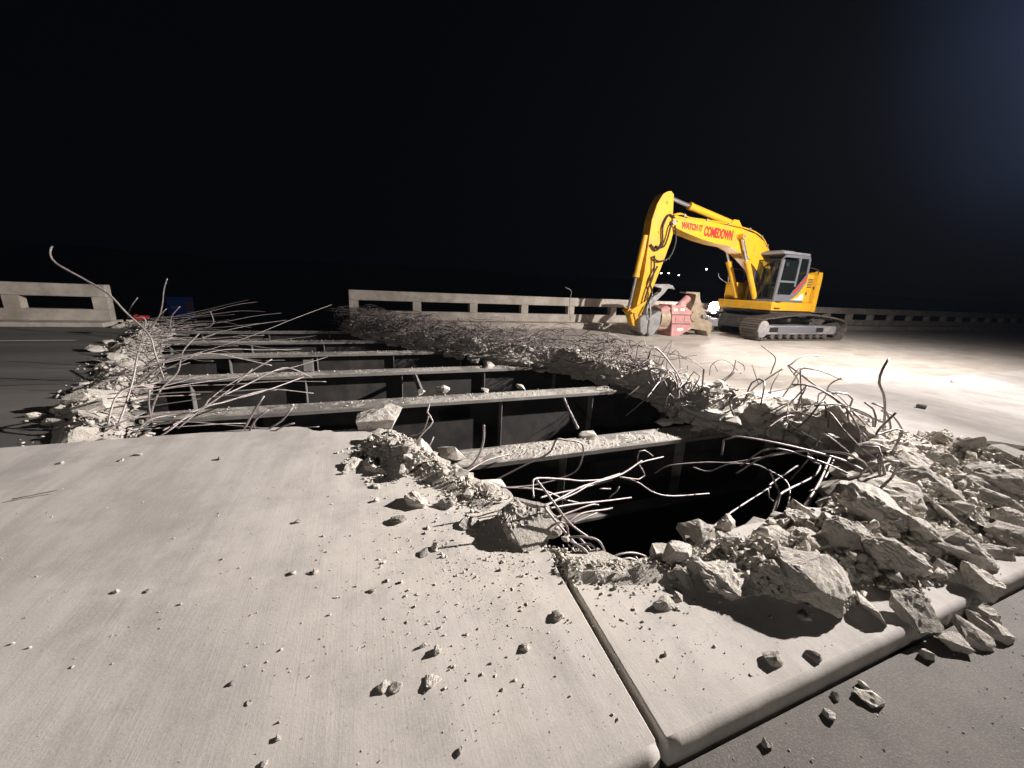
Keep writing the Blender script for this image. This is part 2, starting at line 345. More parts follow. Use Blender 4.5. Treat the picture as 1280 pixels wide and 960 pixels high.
# ------------------------------------------------------------------ deck slabs with broken rims
def densify(pts, step, jit):
    o = []
    for a, b in zip(pts[:-1], pts[1:]):
        n = max(1, int((b - a).length / step))
        for k in range(n):
            p = a.lerp(b, k / n)
            if k: p = p + Vector((rnd.uniform(-jit, jit), rnd.uniform(-jit, jit), 0))
            o.append(p)
    o.append(pts[-1]); return o
ROUND = [(0, 0), (0.002, -0.0003), (0.012, -0.003), (0.024, -0.012), (0.032, -0.028), (0.035, -0.06)]
SQUARE = [(0, 0), (0.004, -0.002), (0.006, -0.006), (0.006, -0.02), (0.006, -0.05), (0.006, -0.08)]
def broken_slab(name, runs, ztop, zbot, m):
    """runs: list of (points, kind) walked round the outline; kind rim/round/square"""
    P = []; K = []
    for pts, kind in runs:
        pp = [Vector((p[0], p[1], 0)) for p in pts]
        if kind == 'rim': pp = densify(pp, 0.07, 0.035)
        elif kind == 'round':
            L_ = sorted(pp, key=lambda q: q.x); cut = [q for q in ([L_[0], Vector((-2.6, L_[0].y, 0)), L_[1]] if L_[0].x < -3 else [L_[0], Vector((8.0, L_[0].y, 0)), L_[1]])]
            if pp[0].x > pp[1].x: cut = cut[::-1]
            pp = [q for a_, b_ in zip(cut[:-1], cut[1:]) for q in (densify([a_, b_], 0.05, 0.0)[:-1] if (b_ - a_).length < 10 else [a_])] + [cut[-1]]
        elif kind == 'square' and (pp[-1] - pp[0]).length < 2: pp = densify(pp, 0.04, 0.0)
        P += pp; K += [kind] * len(pp)
    n = len(P)
    area = sum(P[i].x * P[(i + 1) % n].y - P[(i + 1) % n].x * P[i].y for i in range(n))
    sgn = 1 if area > 0 else -1
    V = []; Fs = []; rows = 8
    for i in range(n):
        t = (P[(i + 1) % n] - P[i - 1]); nr = Vector((t.y, -t.x, 0)) * sgn
        nr = nr.normalized() if nr.length > 1e-9 else Vector((0, 0, 0))
        prof = ROUND if K[i] == 'round' else SQUARE
        for r in range(rows):
            if K[i] == 'rim':
                f = r / (rows - 1); z = ztop + (zbot - ztop) * f
                q = P[i] + nr * ((0.10 * math.sin(f * 3.1) + 0.24 * (noise.noise(P[i] * 4 + Vector((0, 0, f * 2.4)))) + 0.12 * noise.noise(P[i] * 15 + Vector((0, 0, f * 7)))) * (0 if r == 0 else 1))
                if r == 0: z = ztop
            elif r < 6:
                w_ = (0.005 if K[i] == 'round' else 0.003) * (r > 1)
                q = P[i] + nr * (prof[r][0] + w_ * (0.5 * noise.noise(P[i] * 5) - 1.2 * max(0, noise.noise(P[i] * 14 + Vector((0, 0, r * 0.15))) - 0.1))); z = ztop + prof[r][1] - w_ * 0.7 * abs(noise.noise(P[i] * 11))
            else: q = P[i] + nr * prof[5][0]; z = (ztop - 0.12 if r == 6 else zbot)
            V.append((q.x, q.y, z))
    for i in range(n):
        j = (i + 1) % n
        for r in range(rows - 1): Fs.append((i * rows + r, j * rows + r, j * rows + r + 1, i * rows + r + 1))
    for r in (0, rows - 1):
        vo, _, fo, ov, _, _ = delaunay_2d_cdt([Vector(V[i * rows + r][:2]) for i in range(n)], [(i, (i + 1) % n) for i in range(n)], [], 1, 1e-5)
        base = len(V); V += [(v.x, v.y, ztop if r == 0 else zbot) for v in vo]
        ids = [(ov[k][0] * rows + r) if ov[k] else base + k for k in range(len(vo))]
        for f in fo:
            t3 = tuple(ids[k] for k in f)
            if len(set(t3)) == 3: Fs.append(t3)
    me = bpy.data.meshes.new(name); me.from_pydata(V, [], Fs); me.materials.append(MT[m]); me.materials.append(MT['broken'])
    bm = bmesh.new(); bm.from_mesh(me); bmesh.ops.recalc_face_normals(bm, faces=bm.faces); bm.to_mesh(me); bm.free()
    for f in me.polygons:
        if f.normal.z < 0.9 and all(v < n * rows and K[v // rows] == 'rim' for v in f.vertices): f.material_index = 1
    for f in me.polygons: f.use_smooth = f.normal.z < 0.995 and f.material_index == 0
    o = bpy.data.objects.new(name, me); COL.objects.link(o); return struct(o)
ME = 4.55; MN = 0.71; ZR = -0.2; ZF = -0.37
pxs = lambda L, z: [at(x, y, z) for x, y in L]
RIM_LM = pxs([(688, 690), (655, 655), (640, 622), (600, 600), (560, 582), (540, 570), (518, 553), (500, 543), (470, 534), (440, 537), (400, 539)], 0) 
RIM_LM.append(Vector((-0.75, ME - 0.03, 0)))
RIM_RM = [Vector(v) for v in ((4.72, ME - 0.03, 0), (4.60, 3.95, 0), (4.95, 3.68, 0), (5.32, 3.46, 0), (5.50, 3.12, 0), (5.46, 2.72, 0), (5.22, 2.36, 0))] + pxs([(1062, 617), (1020, 638), (960, 652), (900, 665), (860, 680), (820, 697), (775, 702), (735, 699), (706, 692)], 0)
JX0, JX1 = 0.935, 1.0       # joint at the near edge and deeper in
broken_slab('median_slab', [([(-45, MN + 0.05, 0), (0.93, MN + 0.05, 0)], 'round'), ([(0.935, MN + 0.06, 0), (0.995, 1.66, 0)], 'square'), (RIM_LM, 'rim'), ([(-1.0, ME, 0), (-45, ME, 0)], 'square')], 0.0, ZF + 0.004, 'slab')
broken_slab('median_slab', [([(0.985, MN + 0.05, 0), (60, MN + 0.05, 0)], 'round'), ([(60, ME, 0), (4.95, ME, 0)], 'square'), (RIM_RM, 'rim'), ([(1.05, 1.66, 0), (0.985, MN + 0.06, 0)], 'square')], 0.0, ZF + 0.004, 'slab')
RIM_R = [Vector((4.75, ME + 0.05, ZR))] + [Vector((p.x, p.y, ZR)) for p in pxs([(835, 510), (800, 489), (745, 474), (697, 460), (640, 456), (578, 444), (522, 433), (470, 424)], -0.36)] + [Vector((-0.75, 16.5, ZR))]
RIM_L = [Vector((-7.0, 16.5, ZR))] + pxs([(208, 410), (200, 421), (190, 437), (184, 452), (176, 470), (166, 490), (156, 508), (162, 527)], ZR) + [Vector((-2.1, ME + 0.05, ZR))]
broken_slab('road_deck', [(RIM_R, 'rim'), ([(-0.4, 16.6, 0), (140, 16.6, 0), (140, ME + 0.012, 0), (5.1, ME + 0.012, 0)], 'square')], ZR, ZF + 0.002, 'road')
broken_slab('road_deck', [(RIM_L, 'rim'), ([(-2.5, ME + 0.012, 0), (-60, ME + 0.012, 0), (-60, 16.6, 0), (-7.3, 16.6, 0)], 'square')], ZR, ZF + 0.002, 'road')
ZA = -0.085
o = obj('pavement', b2(-60, 140, -9, MN - 0.004, ZA - 0.3, ZA), 'asphalt'); struct(o)
# kerb strips under the far railing
for x0, x1 in ((-60, -7.35), (-0.45, 140)):
    struct(obj('kerb', b2(x0, x1, 15.45, 16.58, ZR - 0.01, 0.06 if x0 > -1 else -0.07, 0.03), 'rail'))
# painted lines, 4 mm sheets
def sheet(name, pts, z, m):
    me = bpy.data.meshes.new(name); me.from_pydata([(p[0], p[1], z) for p in pts], [], [tuple(range(len(pts)))]); return struct(link(name, me, m))
a, b = at(0, 426, ZR), at(150, 413.5, ZR)
sheet('white_line', [(a.x - 8, a.y - 0.08), (b.x, a.y - 0.08), (b.x, a.y + 0.08), (a.x - 8, a.y + 0.08)], ZR + 0.004, 'paintline')
for x0, x1 in ((7.9, 8.9), (9.6, 10.3), (10.5, 12.0), (13.8, 15.6), (17.4, 19), (21, 22.5)):
    sheet('yellow_line', [(x0, 4.95), (x1, 4.95), (x1, 5.08), (x0, 5.08)], ZR + 0.004, 'yline')

# ------------------------------------------------------------------ girders
GY = [1.55, 4.02, 6.42, 8.80, 11.20, 13.35, 15.75]
GOB = []
GN = ['hidden under the near rim of the hole', 'crossing the hole nearest the camera', 'second from the camera across the hole', 'third from the camera across the hole', 'fourth from the camera across the hole', 'fifth from the camera, thin in the distance', 'farthest, along the bridge edge between railings']
for gy, gl in zip(GY, GN):
    g = empty('bridge_girder', (0, gy, ZF - 0.001), 'steel girder dusted with rubble, ' + gl, 'girder', 'girders across the hole'); GOB.append(g)
    obj('top_flange', b2(-30, 45, -0.22, 0.22, -0.05, 0), 'steel', g)
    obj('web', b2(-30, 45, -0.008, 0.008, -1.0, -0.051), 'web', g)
    obj('bottom_flange', b2(-30, 45, -0.2, 0.2, -1.04, -1.001), 'steel', g)
    for k in range(-7, 10):
        x = 0.38 + k * 1.92 + (0.4 if gy > 8 else 0)
        for s in (-1, 1):
            obj('stiffener', b2(x - 0.007, x + 0.007, min(s * 0.17, s * 0.009), max(s * 0.17, s * 0.009), -0.99, -0.055), 'steel', g)

# ------------------------------------------------------------------ far railings
def railing(x0, x1, first, pitch, pw, label, zo):
    r = empty('bridge_railing', (0, 16.2, 0.06 + zo), label, 'railing', 'concrete railings along the bridge edge')
    obj('top_beam', b2(x0, x1, -0.16, 0.16, 0.73, 1.11, 0.025), 'rail', r)
    obj('bottom_beam', b2(x0, x1, -0.14, 0.14, 0.0, 0.35, 0.015), 'rail', r)
    x = first
    while x0 - 0.5 < x < x1:
        a, b = max(x, x0), min(x + pw, x1)
        obj('post', b2(a, b, -0.145, 0.145, 0.351, 0.729, 0.01), 'rail', r)
        x += pitch
    return r
railing(-0.42, 80, -0.42, 2.35, 0.33, 'pale concrete railing with slot openings behind the yellow excavator', 0)
railing(-60, -7.42, -7.80, -2.0, 0.38, 'pale concrete railing ending at the broken edge on the left', -0.13)

# ------------------------------------------------------------------ sign, far lamps
sg = aty(228.5, 398, 60); sz = ez(sg.x, 60)
s = empty('road_sign', (sg.x, 60, sz), 'dim blue information sign standing in the dark beyond the gap', 'sign')
w, h, zb = 2.7, 2.6, sg.z - sz
obj('panel', bx((0, 0, zb + h / 2), (w, 0.06, h)), 'signblue', s)
for dx in (-0.7, 0.8): obj('post', cy((dx, 0.08, 0), (dx, 0.08, zb + h), 0.06), 'dark', s)
obj('picture_patch', bx((w * 0.32, -0.045, zb + h * 0.60), (w * 0.30, 0.02, h * 0.36)), 'signred', s)
obj('picture_patch', bx((w * 0.35, -0.045, zb + h * 0.22), (w * 0.27, 0.02, h * 0.26)), 'signgrey', s)
obj('lettering', bx((-w * 0.24, -0.045, zb + h * 0.52), (w * 0.24, 0.02, h * 0.09)), 'signgrey', s)
for px, py, w_, lb in ((826, 341.5, 0.34, 'white street light on the dark hill, leftmost of the far lights'), (835.5, 341.5, 0.34, 'white street light on the dark hill, second from the left'), (848, 344, 0.24, 'faint small street light on the hill, lowest of the far lights'), (882.5, 336.5, 0.44, 'brightest far street light on the hill, under the boom')):
    p = aty(px, py, 262); z0 = hz(p.x, 262) - 0.3
    l = empty('street_lamp', (p.x, 262, z0), lb, 'street lamp', 'far street lights on the hill')
    obj('pole', cy((0, 0, 0), (0, 0, p.z - z0), 0.09), 'dark', l)
    obj('lamp_head', bx((0, -0.4, p.z - z0), (w_ * 2.6, 0.9, w_ * 2.2)), 'farlamp', l)

# ------------------------------------------------------------------ light tower (outside the frame, the lamp that lights the place)
def light_tower(P, label, faces):
    t = empty('light_tower', (P.x, P.y, ZA if P.y < 0.7 else 0), label, 'light tower', 'light towers beside the work')
    t.rotation_euler.z = faces
    obj('trailer', bx((0.3, -0.75, 0.75), (2.0, 1.0, 0.8), None, 0.05), 'yellow', t)
    for sx in (-0.3, 0.9):
        for sy in (-1.35, -0.15): obj('wheel', cy((sx, sy - 0.09, 0.33), (sx, sy + 0.09, 0.33), 0.33), 'black', t)
    obj('mast', cy((0.2, 0, 0.9), (0.2, 0, P.z + 0.3), 0.05), 'greysteel', t)
    obj('mast_foot', b2(0.1, 0.3, -0.25, 0.06, 0.8, 0.9), 'greysteel', t)
    obj('crossbar', b2(0.13, 0.27, -0.7, 0.5, P.z - 0.1, P.z), 'greysteel', t)
    for y in (-0.55, -0.2, 0.12, 0.42):
        hd = obj('lamp_head', bx((0, y, P.z), (0.22, 0.26, 0.26), None, 0.02), 'dark', t)
        obj('lens', bx((-0.118, y, P.z), (0.012, 0.22, 0.22)), 'lamp', hd)
light_tower(TOWER, 'tall mobile light tower standing on the slab beyond the rubble heap', 0)
light_tower(TOWER2, 'weaker mobile light tower standing on the pavement behind the viewer', math.radians(-130))

# ------------------------------------------------------------------ rocks
def rock_bm(seed, s, flat=0.6, pts=20, cuts=2, amp=0.05):
    r = random.Random(seed); bm = bmesh.new(); wy = r.uniform(0.6, 0.95)
    for _ in range(pts):
        v = Vector((r.gauss(0, 1), r.gauss(0, 1), r.gauss(0, 1))).normalized()
        k = max(abs(v.x), abs(v.y), abs(v.z)) ** 0.6
        v = v / k * r.uniform(0.78, 1.0)
        bm.verts.new((v.x * s * 0.55, v.y * s * 0.55 * wy, v.z * s * 0.55 * flat))
    bmesh.ops.convex_hull(bm, input=bm.verts)
    bmesh.ops.delete(bm, geom=[v for v in bm.verts if not v.link_faces], context='VERTS')
    for c in range(cuts):
        bmesh.ops.subdivide_edges(bm, edges=list(bm.edges), cuts=1, use_grid_fill=True)
        bmesh.ops.triangulate(bm, faces=bm.faces)
    if cuts:
        bm.normal_update(); of = Vector((seed * 1.7, seed * 0.3, 9.1)); f1 = 1.9 / s; mv = []
        for v in bm.verts:
            d = noise.noise(v.co * f1 + of) * 1.1 + noise.noise(v.co * f1 * 3.1 + of) * 0.55
            if cuts > 1: d += noise.noise(v.co * f1 * 8 - of) * 0.5 + (0.45 * noise.noise(v.co * f1 * 17 + of) if cuts > 2 else 0)
            mv.append(v.normal * (s * amp * d))
        for v, d in zip(bm.verts, mv): v.co += d
    return bm
N_CHUNK = [0]
def rock(p, s, seed, label, group=None, flat=0.6, tilt=0.35, m='broken', cuts=2, name='concrete_chunk', cat='concrete chunk', rot=None, pts=18, amp=0.035):
    r = random.Random(seed * 13 + 1)
    o = obj(name, rock_bm(seed, s, flat, pts, cuts, amp), m)
    o.location = p; o.rotation_euler = rot if rot else (r.uniform(-tilt, tilt), r.uniform(-tilt, tilt), r.uniform(0, 6.28))
    N_CHUNK[0] += 1
    return tag(o, label, cat, group)
# gravel: one stuff mesh merged from small templates
TEMPL = []
for k in range(8):
    bm = rock_bm(900 + k, 1.0, rnd.uniform(0.4, 0.9), 8, 0); bmesh.ops.triangulate(bm, faces=bm.faces)
    bm.verts.ensure_lookup_table(); TEMPL.append((np.array([v.co[:] for v in bm.verts]), np.array([[v.index for v in f.verts] for f in bm.faces]))); bm.free()
GV = []; GF = []; GC = [0]
def gravel(p, s):
    V, T = TEMPL[rnd.randrange(8)]
    q = np.array(Matrix.Rotation(rnd.uniform(0, 6.28), 3, Vector((rnd.gauss(0, 1), rnd.gauss(0, 1), rnd.gauss(0, 1) + 0.01))))
    GV.append((V * s) @ q.T + np.array(p[:])); GF.append(T + GC[0]); GC[0] += len(V)
def inside(p, poly):
    c = False; n = len(poly)
    for i in range(n):
        a, b = poly[i], poly[i - 1]
        if (a[1] > p[1]) != (b[1] > p[1]) and p[0] < (b[0] - a[0]) * (p[1] - a[1]) / (b[1] - a[1]) + a[0]: c = not c
    return c
def pdist(p, line, closed=False):
    best = 1e9; L = line + [line[0]] if closed else line
    for a, b in zip(L[:-1], L[1:]):
        ax, ay, bx_, by = a[0], a[1], b[0], b[1]; dx, dy = bx_ - ax, by - ay; q = dx * dx + dy * dy
        t = 0 if q == 0 else max(0, min(1, ((p[0] - ax) * dx + (p[1] - ay) * dy) / q))
        best = min(best, math.hypot(p[0] - ax - t * dx, p[1] - ay - t * dy))
    return best

# the big heap right of the hole
HEAP = [(v.x, v.y) for v in pxs([(800, 712), (835, 697), (900, 668), (980, 647), (1060, 618), (1092, 592), (1100, 566), (1125, 548), (1165, 540), (1195, 548), (1235, 575), (1290, 585), (1340, 600), (1320, 650), (1275, 690), (1225, 722), (1170, 765), (1090, 772), (1010, 775), (940, 758), (880, 738), (830, 725)], 0)]
def heap_h(x, y):
    if not inside((x, y), HEAP): return 0.0
    d = pdist((x, y), HEAP, True); v = Vector((x, y, 0))
    b = 0.17 * sst(0, 0.6, d) + 0.12 * sst(0.3, 1.2, d)
    n = 0.10 * noise.noise(v * 2.1) + 0.07 * noise.noise(v * 5.3) + 0.05 * abs(noise.noise(v * 11))
    return max(0.0, b + n * sst(0, 0.3, d))
xs = [p[0] for p in HEAP]; ys = [p[1] for p in HEAP]
def heap_surf(x, y):
    h = heap_h(x, y)
    if h <= 0.001: return -0.04
    v = Vector((x, y, 0)); c = noise.voronoi(v * 7)[0]
    return h - 0.03 + 0.10 * (c[1] - c[0]) * min(1, h * 6) + 0.025 * noise.noise(v * 30)
o = grid('rubble_heap', min(xs), max(xs), min(ys), max(ys), 150, 75, heap_surf, 'broken')
bm = bmesh.new(); bm.from_mesh(o.data); bmesh.ops.delete(bm, geom=[f for f in bm.faces if all(v.co.z <= -0.03 for v in f.verts)], context='FACES'); bm.to_mesh(o.data); bm.free()
o.data.polygons.foreach_set('use_smooth', [False] * len(o.data.polygons))
o['kind'] = 'stuff'; o['label'] = 'heap of crushed pale concrete right of the hole'; o['category'] = 'rubble'
def on_heap(px, py):
    z = 0.15
    for _ in range(6):
        p = at(px, py, z); z = 0.5 * z + 0.5 * heap_h(p.x, p.y)
    return at(px, py, z)
# named big pieces: px, py (middle), width px, flatness, rotation, label
BIG = [
 (1016, 722, 94, 0.50, (0.35, 0.30, -0.6), 'largest pale wedge-shaped concrete chunk, under the tall bent bar, before the heap', 0),
 (1086, 756, 62, 0.22, (0.75, 0.3, 0.7), 'smooth pale concrete flake leaning right of the largest wedge chunk', 0),
 (1143, 762, 62, 0.35, (0.5, 0.55, -0.9), 'curved pale concrete shard standing on the slab edge at the front of the heap', 0),
 (846, 692, 52, 0.7, (0.1, 0.2, 0.3), 'blocky concrete chunk perched on the near rim, leftmost of the heap', 0),
 (876, 668, 52, 0.6, (0.2, -0.3, 0.9), 'pale angular chunk behind the leftmost block on the near rim', 0),
 (907, 655, 28, 0.85, (0.1, 0.1, 0.2), 'small rounded concrete lump standing alone on the hole rim', 0),
 (908, 714, 92, 0.28, (0.22, 0.12, 0.1), 'flat slab fragment strewn with pebbles at the front left of the heap', 0),
 (1190, 646, 62, 0.16, (0.55, 0.5, 0.5), 'smooth flat triangular concrete plate lying face up in the heap', 0),
 (1193, 676, 94, 0.42, (0.3, 0.35, -0.35), 'long thick concrete block overhanging the dark gap in the heap', 0),
 (1114, 690, 80, 0.5, (0.2, 0.3, -0.4), 'rough concrete block left of the long overhanging block', 0),
 (1105, 633, 104, 0.42, (0.15, 0.25, -0.2), 'broad rough boulder of concrete in the middle of the heap', 0),
 (1118, 612, 76, 0.5, (0.1, 0.2, 0.1), 'rounded concrete boulder below the bent bar cluster', 0),
 (1166, 598, 90, 0.36, (0.3, 0.15, -0.15), 'long chunk with a dark flat broken face near the top of the heap', 0),
 (1238, 592, 70, 0.42, (0.1, 0.1, 0.15), 'squared slab piece at the far right top of the heap', 0),
 (1180, 549, 34, 0.5, (0.4, 0.5, 0.2), 'small pointed concrete splinter standing at the back of the heap', 0),
 (1055, 668, 66, 0.55, (0.3, 0.4, -0.5), 'ridged concrete chunk just above the largest wedge chunk', 0),
 (1010, 672, 60, 0.4, (0.3, 0.2, 0.2), 'pale fractured slab right of the tall bent bar', 0),
 (1044, 655, 54, 0.45, (0.2, 0.3, 0.6), 'pale fractured block with a thin bar lying across it', 0),
 (1222, 724, 54, 0.6, (0.3, 0.2, 0.2), 'grey faceted chunk at the slab edge right of the dark gap', 0),
 (1190, 717, 50, 0.3, (0.8, 0.3, -0.7), 'thin pale shard upright inside the dark gap of the heap', 0),
 (1250, 690, 46, 0.3, (0.7, 0.3, -0.8), 'thin pale shard leaning at the right end of the heap', 0),
 (1262, 648, 56, 0.55, (0.2, 0.2, 0.4), 'pale rounded chunk at the right picture edge', 0),
 (1235, 622, 52, 0.5, (0.3, 0.1, 0.8), 'angular chunk below the squared slab piece', 0),
 (1150, 580, 60, 0.45, (0.1, 0.2, 0.1), 'flat-topped chunk right of the bent bar cluster', 0),
 (1185, 572, 50, 0.45, (0.2, 0.1, 0.5), 'wedge chunk behind the long dark-faced chunk', 0),
 (972, 706, 58, 0.4, (0.2, 0.2, 0.5), 'crumbled chunk between the flat slab fragment and the tall bent bar', 0),
 (965, 668, 60, 0.4, (0.1, 0.2, 0.3), 'low fractured chunk on the near rim below the hooked bars', 0),
 (1000, 648, 44, 0.5, (0.2, 0.1, 0.9), 'small angular chunk on the rim beside the tall bent bar foot', 0),
 (1155, 660, 50, 0.4, (0.3, 0.3, 0.1), 'layered chunk above the rough block in mid heap', 0)]
used = []
for i, (px, py, w, fl, rot, lb, _) in enumerate(BIG):
    p = on_heap(px, py + w * 0.1); s = w * depth(p) / F * 0.95
    used.append((p.x, p.y, s))
    rock(p + Vector((0, 0, s * fl * 0.12)), s, 300 + i, lb, 'large chunks of the concrete heap', fl, m='broken', cuts=3, rot=rot, pts=16 if fl < 0.4 else 22, amp=0.015 if 'smooth' in lb else 0.04)
# chunks on the pavement beyond the slab edge and lone pieces
LONE = [
 (1238, 778, 50, 0.4, 'pale angular chunk on the dark pavement, rightmost of the clump', ZA), (1212, 790, 44, 0.5, 'pale split chunk on the dark pavement, middle of the clump', ZA),
 (1186, 797, 40, 0.5, 'pale chunk on the dark pavement, leftmost of the clump', ZA), (1225, 762, 44, 0.6, 'grey chunk behind the clump beside the slab edge', ZA),
 (1086, 868, 34, 0.45, 'pale pebble pair, larger stone on the dark pavement', ZA), (1079, 856, 16, 0.6, 'pale flat pebble touching the larger stone on the dark pavement', ZA),
 (1035, 893, 16, 0.7, 'single pale pebble on the pavement below the joint', ZA), (1044, 870, 13, 0.7, 'dark pebble close under the slab edge', ZA), (958, 930, 14, 0.8, 'tall thin pebble on the pavement at the bottom', ZA),
 (966, 822, 24, 0.8, 'pointed pyramid stone alone on the slab near its edge', 0), (1015, 817, 20, 0.6, 'dark grey stone alone on the slab, right of the pyramid stone', 0),
 (1160, 818, 20, 0.7, 'dark chunk on the pavement in front of the clump', ZA),
 (543, 683, 16, 0.6, 'pale flake on the left slab, upper of a pair', 0), (530, 690, 18, 0.3, 'thin dark-edged flake on the left slab, lower of a pair', 0),
 (547, 812, 14, 0.8, 'upright little block on the left slab', 0), (529, 807, 10, 0.8, 'small grey stone left of the upright little block', 0), (542, 848, 26, 0.3, 'thin stick-like splinter on the left slab', 0),
 (480, 857, 18, 0.5, 'flat grey pebble, left of a touching pair', 0), (495, 857, 17, 0.6, 'rounded grey pebble, right of a touching pair', 0),
 (697, 768, 19, 0.6, 'dark squared chip near the joint in the slab', 0), (657, 808, 15, 0.6, 'pale pebble with a long shadow near the joint', 0), (575, 938, 11, 0.7, 'pebble at the bottom of the left slab', 0),
 (830, 752, 32, 0.5, 'cracked chip on the right slab in front of the heap', 0), (848, 745, 14, 0.6, 'little stone beside the cracked chip', 0),
 (174, 567, 10, 0.6, 'tiny pale stone on the far left of the slab', 0), (77, 578, 7, 0.6, 'tiny pale stone, leftmost on the slab', 0), (152, 575, 6, 0.6, 'tiny pale stone near the slab far edge, left', 0), (276, 573, 7, 0.8, 'tiny dark stone on the slab below the rebar hooks', 0),
 (366, 715, 9, 0.7, 'tiny pale stone in the middle of the left slab', 0), (394, 714, 9, 0.6, 'tiny pale stone right of the middle stone', 0), (145, 739, 8, 0.6, 'tiny pale stone on the lower left slab', 0), (185, 738, 7, 0.6, 'tiny dark stone on the lower left slab', 0),
 (290, 853, 9, 0.6, 'small dark stone low on the left slab', 0), (347, 922, 9, 0.7, 'small stone near the bottom left of the slab', 0), (331, 953, 10, 0.6, 'small stone at the bottom edge, left', 0), (312, 877, 9, 0.4, 'small flat stone low on the left slab', 0),
 (466, 737, 9, 0.7, 'small jagged stone on the left slab', 0), (372, 652, 7, 0.7, 'small dark stone above the middle of the slab', 0), (430, 591, 8, 0.7, 'tiny pale stone below the broken mound', 0), (470, 607, 14, 0.35, 'flat flake on the slab below the broken mound', 0), (470, 625, 8, 0.9, 'round little stone below the flat flake', 0),
 (498, 647, 22, 0.45, 'pale broken flake with dark side on the slab', 0), (520, 622, 36, 0.5, 'pale block in front of the mound edge', 0), (561, 627, 26, 0.6, 'rough block between the pale block and the big squared chunk', 0), (588, 650, 34, 0.22, 'thin flake left of the big squared chunk', 0), (535, 659, 8, 0.6, 'tiny stone below the rough block', 0),
 (467, 577, 40, 0.32, 'tilted pale slab flake at the foot of the mound', 0), (480, 583, 30, 0.35, 'smooth pale flake right of the tilted flake', 0), (443, 578, 34, 0.2, 'thin curved flake at the left foot of the mound', 0),
 (1192, 477, 9, 0.5, 'red-brown stone lying on the bright deck at right', 0), (1152, 508, 12, 0.7, 'reddish stone alone on the bright right slab', 0)]
for i, (px, py, w, fl, lb, z) in enumerate(LONE):
    p = at(px, py + w * 0.18, z); s = w * depth(p) / F
    rock(p + Vector((0, 0, s * fl * 0.2)), s * 0.92, 500 + i, lb, None, fl, 0.3, m='darkchunk' if ('dark' in lb or 'redd' in lb) and 'pavement' not in lb else 'broken', cuts=2 if w > 20 else 1, name='concrete_chunk' if w > 15 else 'pebble', cat='concrete chunk' if w > 15 else 'stone', amp=0.06)
# the big squared chunk by the joint: cut slab faces with a rough break between
def squared_chunk():
    bm = bmesh.new(); org = at(658, 688, 0)
    def rp(px, py, P, n): r = ray(px, py); return EYE + r * ((P - EYE).dot(n) / r.dot(n))
    PA, nA = at(621, 642, 0.10), Vector((-0.10, -0.27, 0.957)); PB, nB = at(656, 689, 0.008), Vector((0.05, -0.62, 0.78))
    W_ = [rp(x, y, PA, nA) for x, y in ((621, 641), (643, 621), (683, 630), (650, 671), (632, 665))] + [rp(x, y, PB, nB) for x, y in ((640, 663), (679, 649), (669, 686), (655, 690))]
    W_ += [at(698, 668, 0.02), at(697, 650, 0.09), Vector((0.88, 2.25, -.06)), Vector((1.15, 2.36, -.06)), Vector((1.28, 2.1, -.08))]
    for q in W_: bm.verts.new(q - org)
    bmesh.ops.convex_hull(bm, input=bm.verts); bmesh.ops.triangulate(bm, faces=bm.faces)
    for c in range(4):
        bmesh.ops.subdivide_edges(bm, edges=list(bm.edges), cuts=1, use_grid_fill=True); bmesh.ops.triangulate(bm, faces=bm.faces)
    bm.normal_update(); mv = []
    for v in bm.verts:
        n = v.normal; w_ = v.co + org; k = 0.06 if (abs((w_ - PA).dot(nA.normalized())) < 0.005 or abs((w_ - PB).dot(nB.normalized())) < 0.005) else 1.0
        mv.append(n * (k * (0.030 * noise.noise(v.co * 9) + 0.018 * noise.noise(v.co * 25) + 0.012 * noise.noise(v.co * 55))))
    for v, d in zip(bm.verts, mv): v.co += d
    o = obj('concrete_chunk', bm, 'broken'); o.location = org
    tag(o, 'big squared block of broken slab perched beside the joint at the hole rim', 'concrete chunk')
squared_chunk()
rock(at(484, 532, 0) + Vector((-0.07, 0.0, 0.10)), 0.52, 711, 'smooth pointed grey block resting on top of the mound at the far slab rim', None, 0.42, cuts=3, rot=(0.25, -0.12, 0.15), amp=0.02, pts=14)
rock(at(708, 672, 0.02), 0.08, 717, 'pale broken splinter right of the big squared block', None, 0.5, cuts=2)
# dark timber piece on the bright slab
p = at(1243, 562, 0)
bm = bx((0, 0, 0), (0.95, 0.13, 0.07)); bmesh.ops.subdivide_edges(bm, edges=list(bm.edges), cuts=7, use_grid_fill=True)
for v in bm.verts:
    k = 1 - 0.6 * (abs(v.co.x) / 0.475) ** 3; v.co.y *= k; v.co += Vector((0, 1, 1)) * 0.03 * noise.noise(v.co * 12)
o = obj('timber_splinter', bm, 'wood'); o.location = p + Vector((0, 0, 0.04)); o.rotation_euler = (0.1, 0.02, -0.5); tag(o, 'dark splintered timber lying on the bright slab at the right', 'timber')
p = at(1255, 590, 0)
# fill chunks of the heap
fills = []
k = 0
while len(fills) < 105 and k < 4000:
    k += 1; x = rnd.uniform(min(xs), max(xs)); y = rnd.uniform(min(ys), max(ys))
    if not inside((x, y), HEAP): continue
    s = rnd.choice([0.06, 0.07, 0.085, 0.10, 0.12, 0.15, 0.20]) * rnd.uniform(0.85, 1.15)
    if x > 5: s *= 1.3
    if any(math.hypot(x - a, y - b) < 0.30 * (s + c) for a, b, c in used): continue
    used.append((x, y, s)); fills.append((x, y, s))
for i, (x, y, s) in enumerate(fills):
    fl = rnd.uniform(0.3, 0.7)
    rock(Vector((x, y, heap_h(x, y) + s * fl * 0.15)), s, 1000 + i, 'broken pale concrete fragment packed in the heap right of the hole', 'fragments packed in the right heap', fl, 0.7, cuts=2)

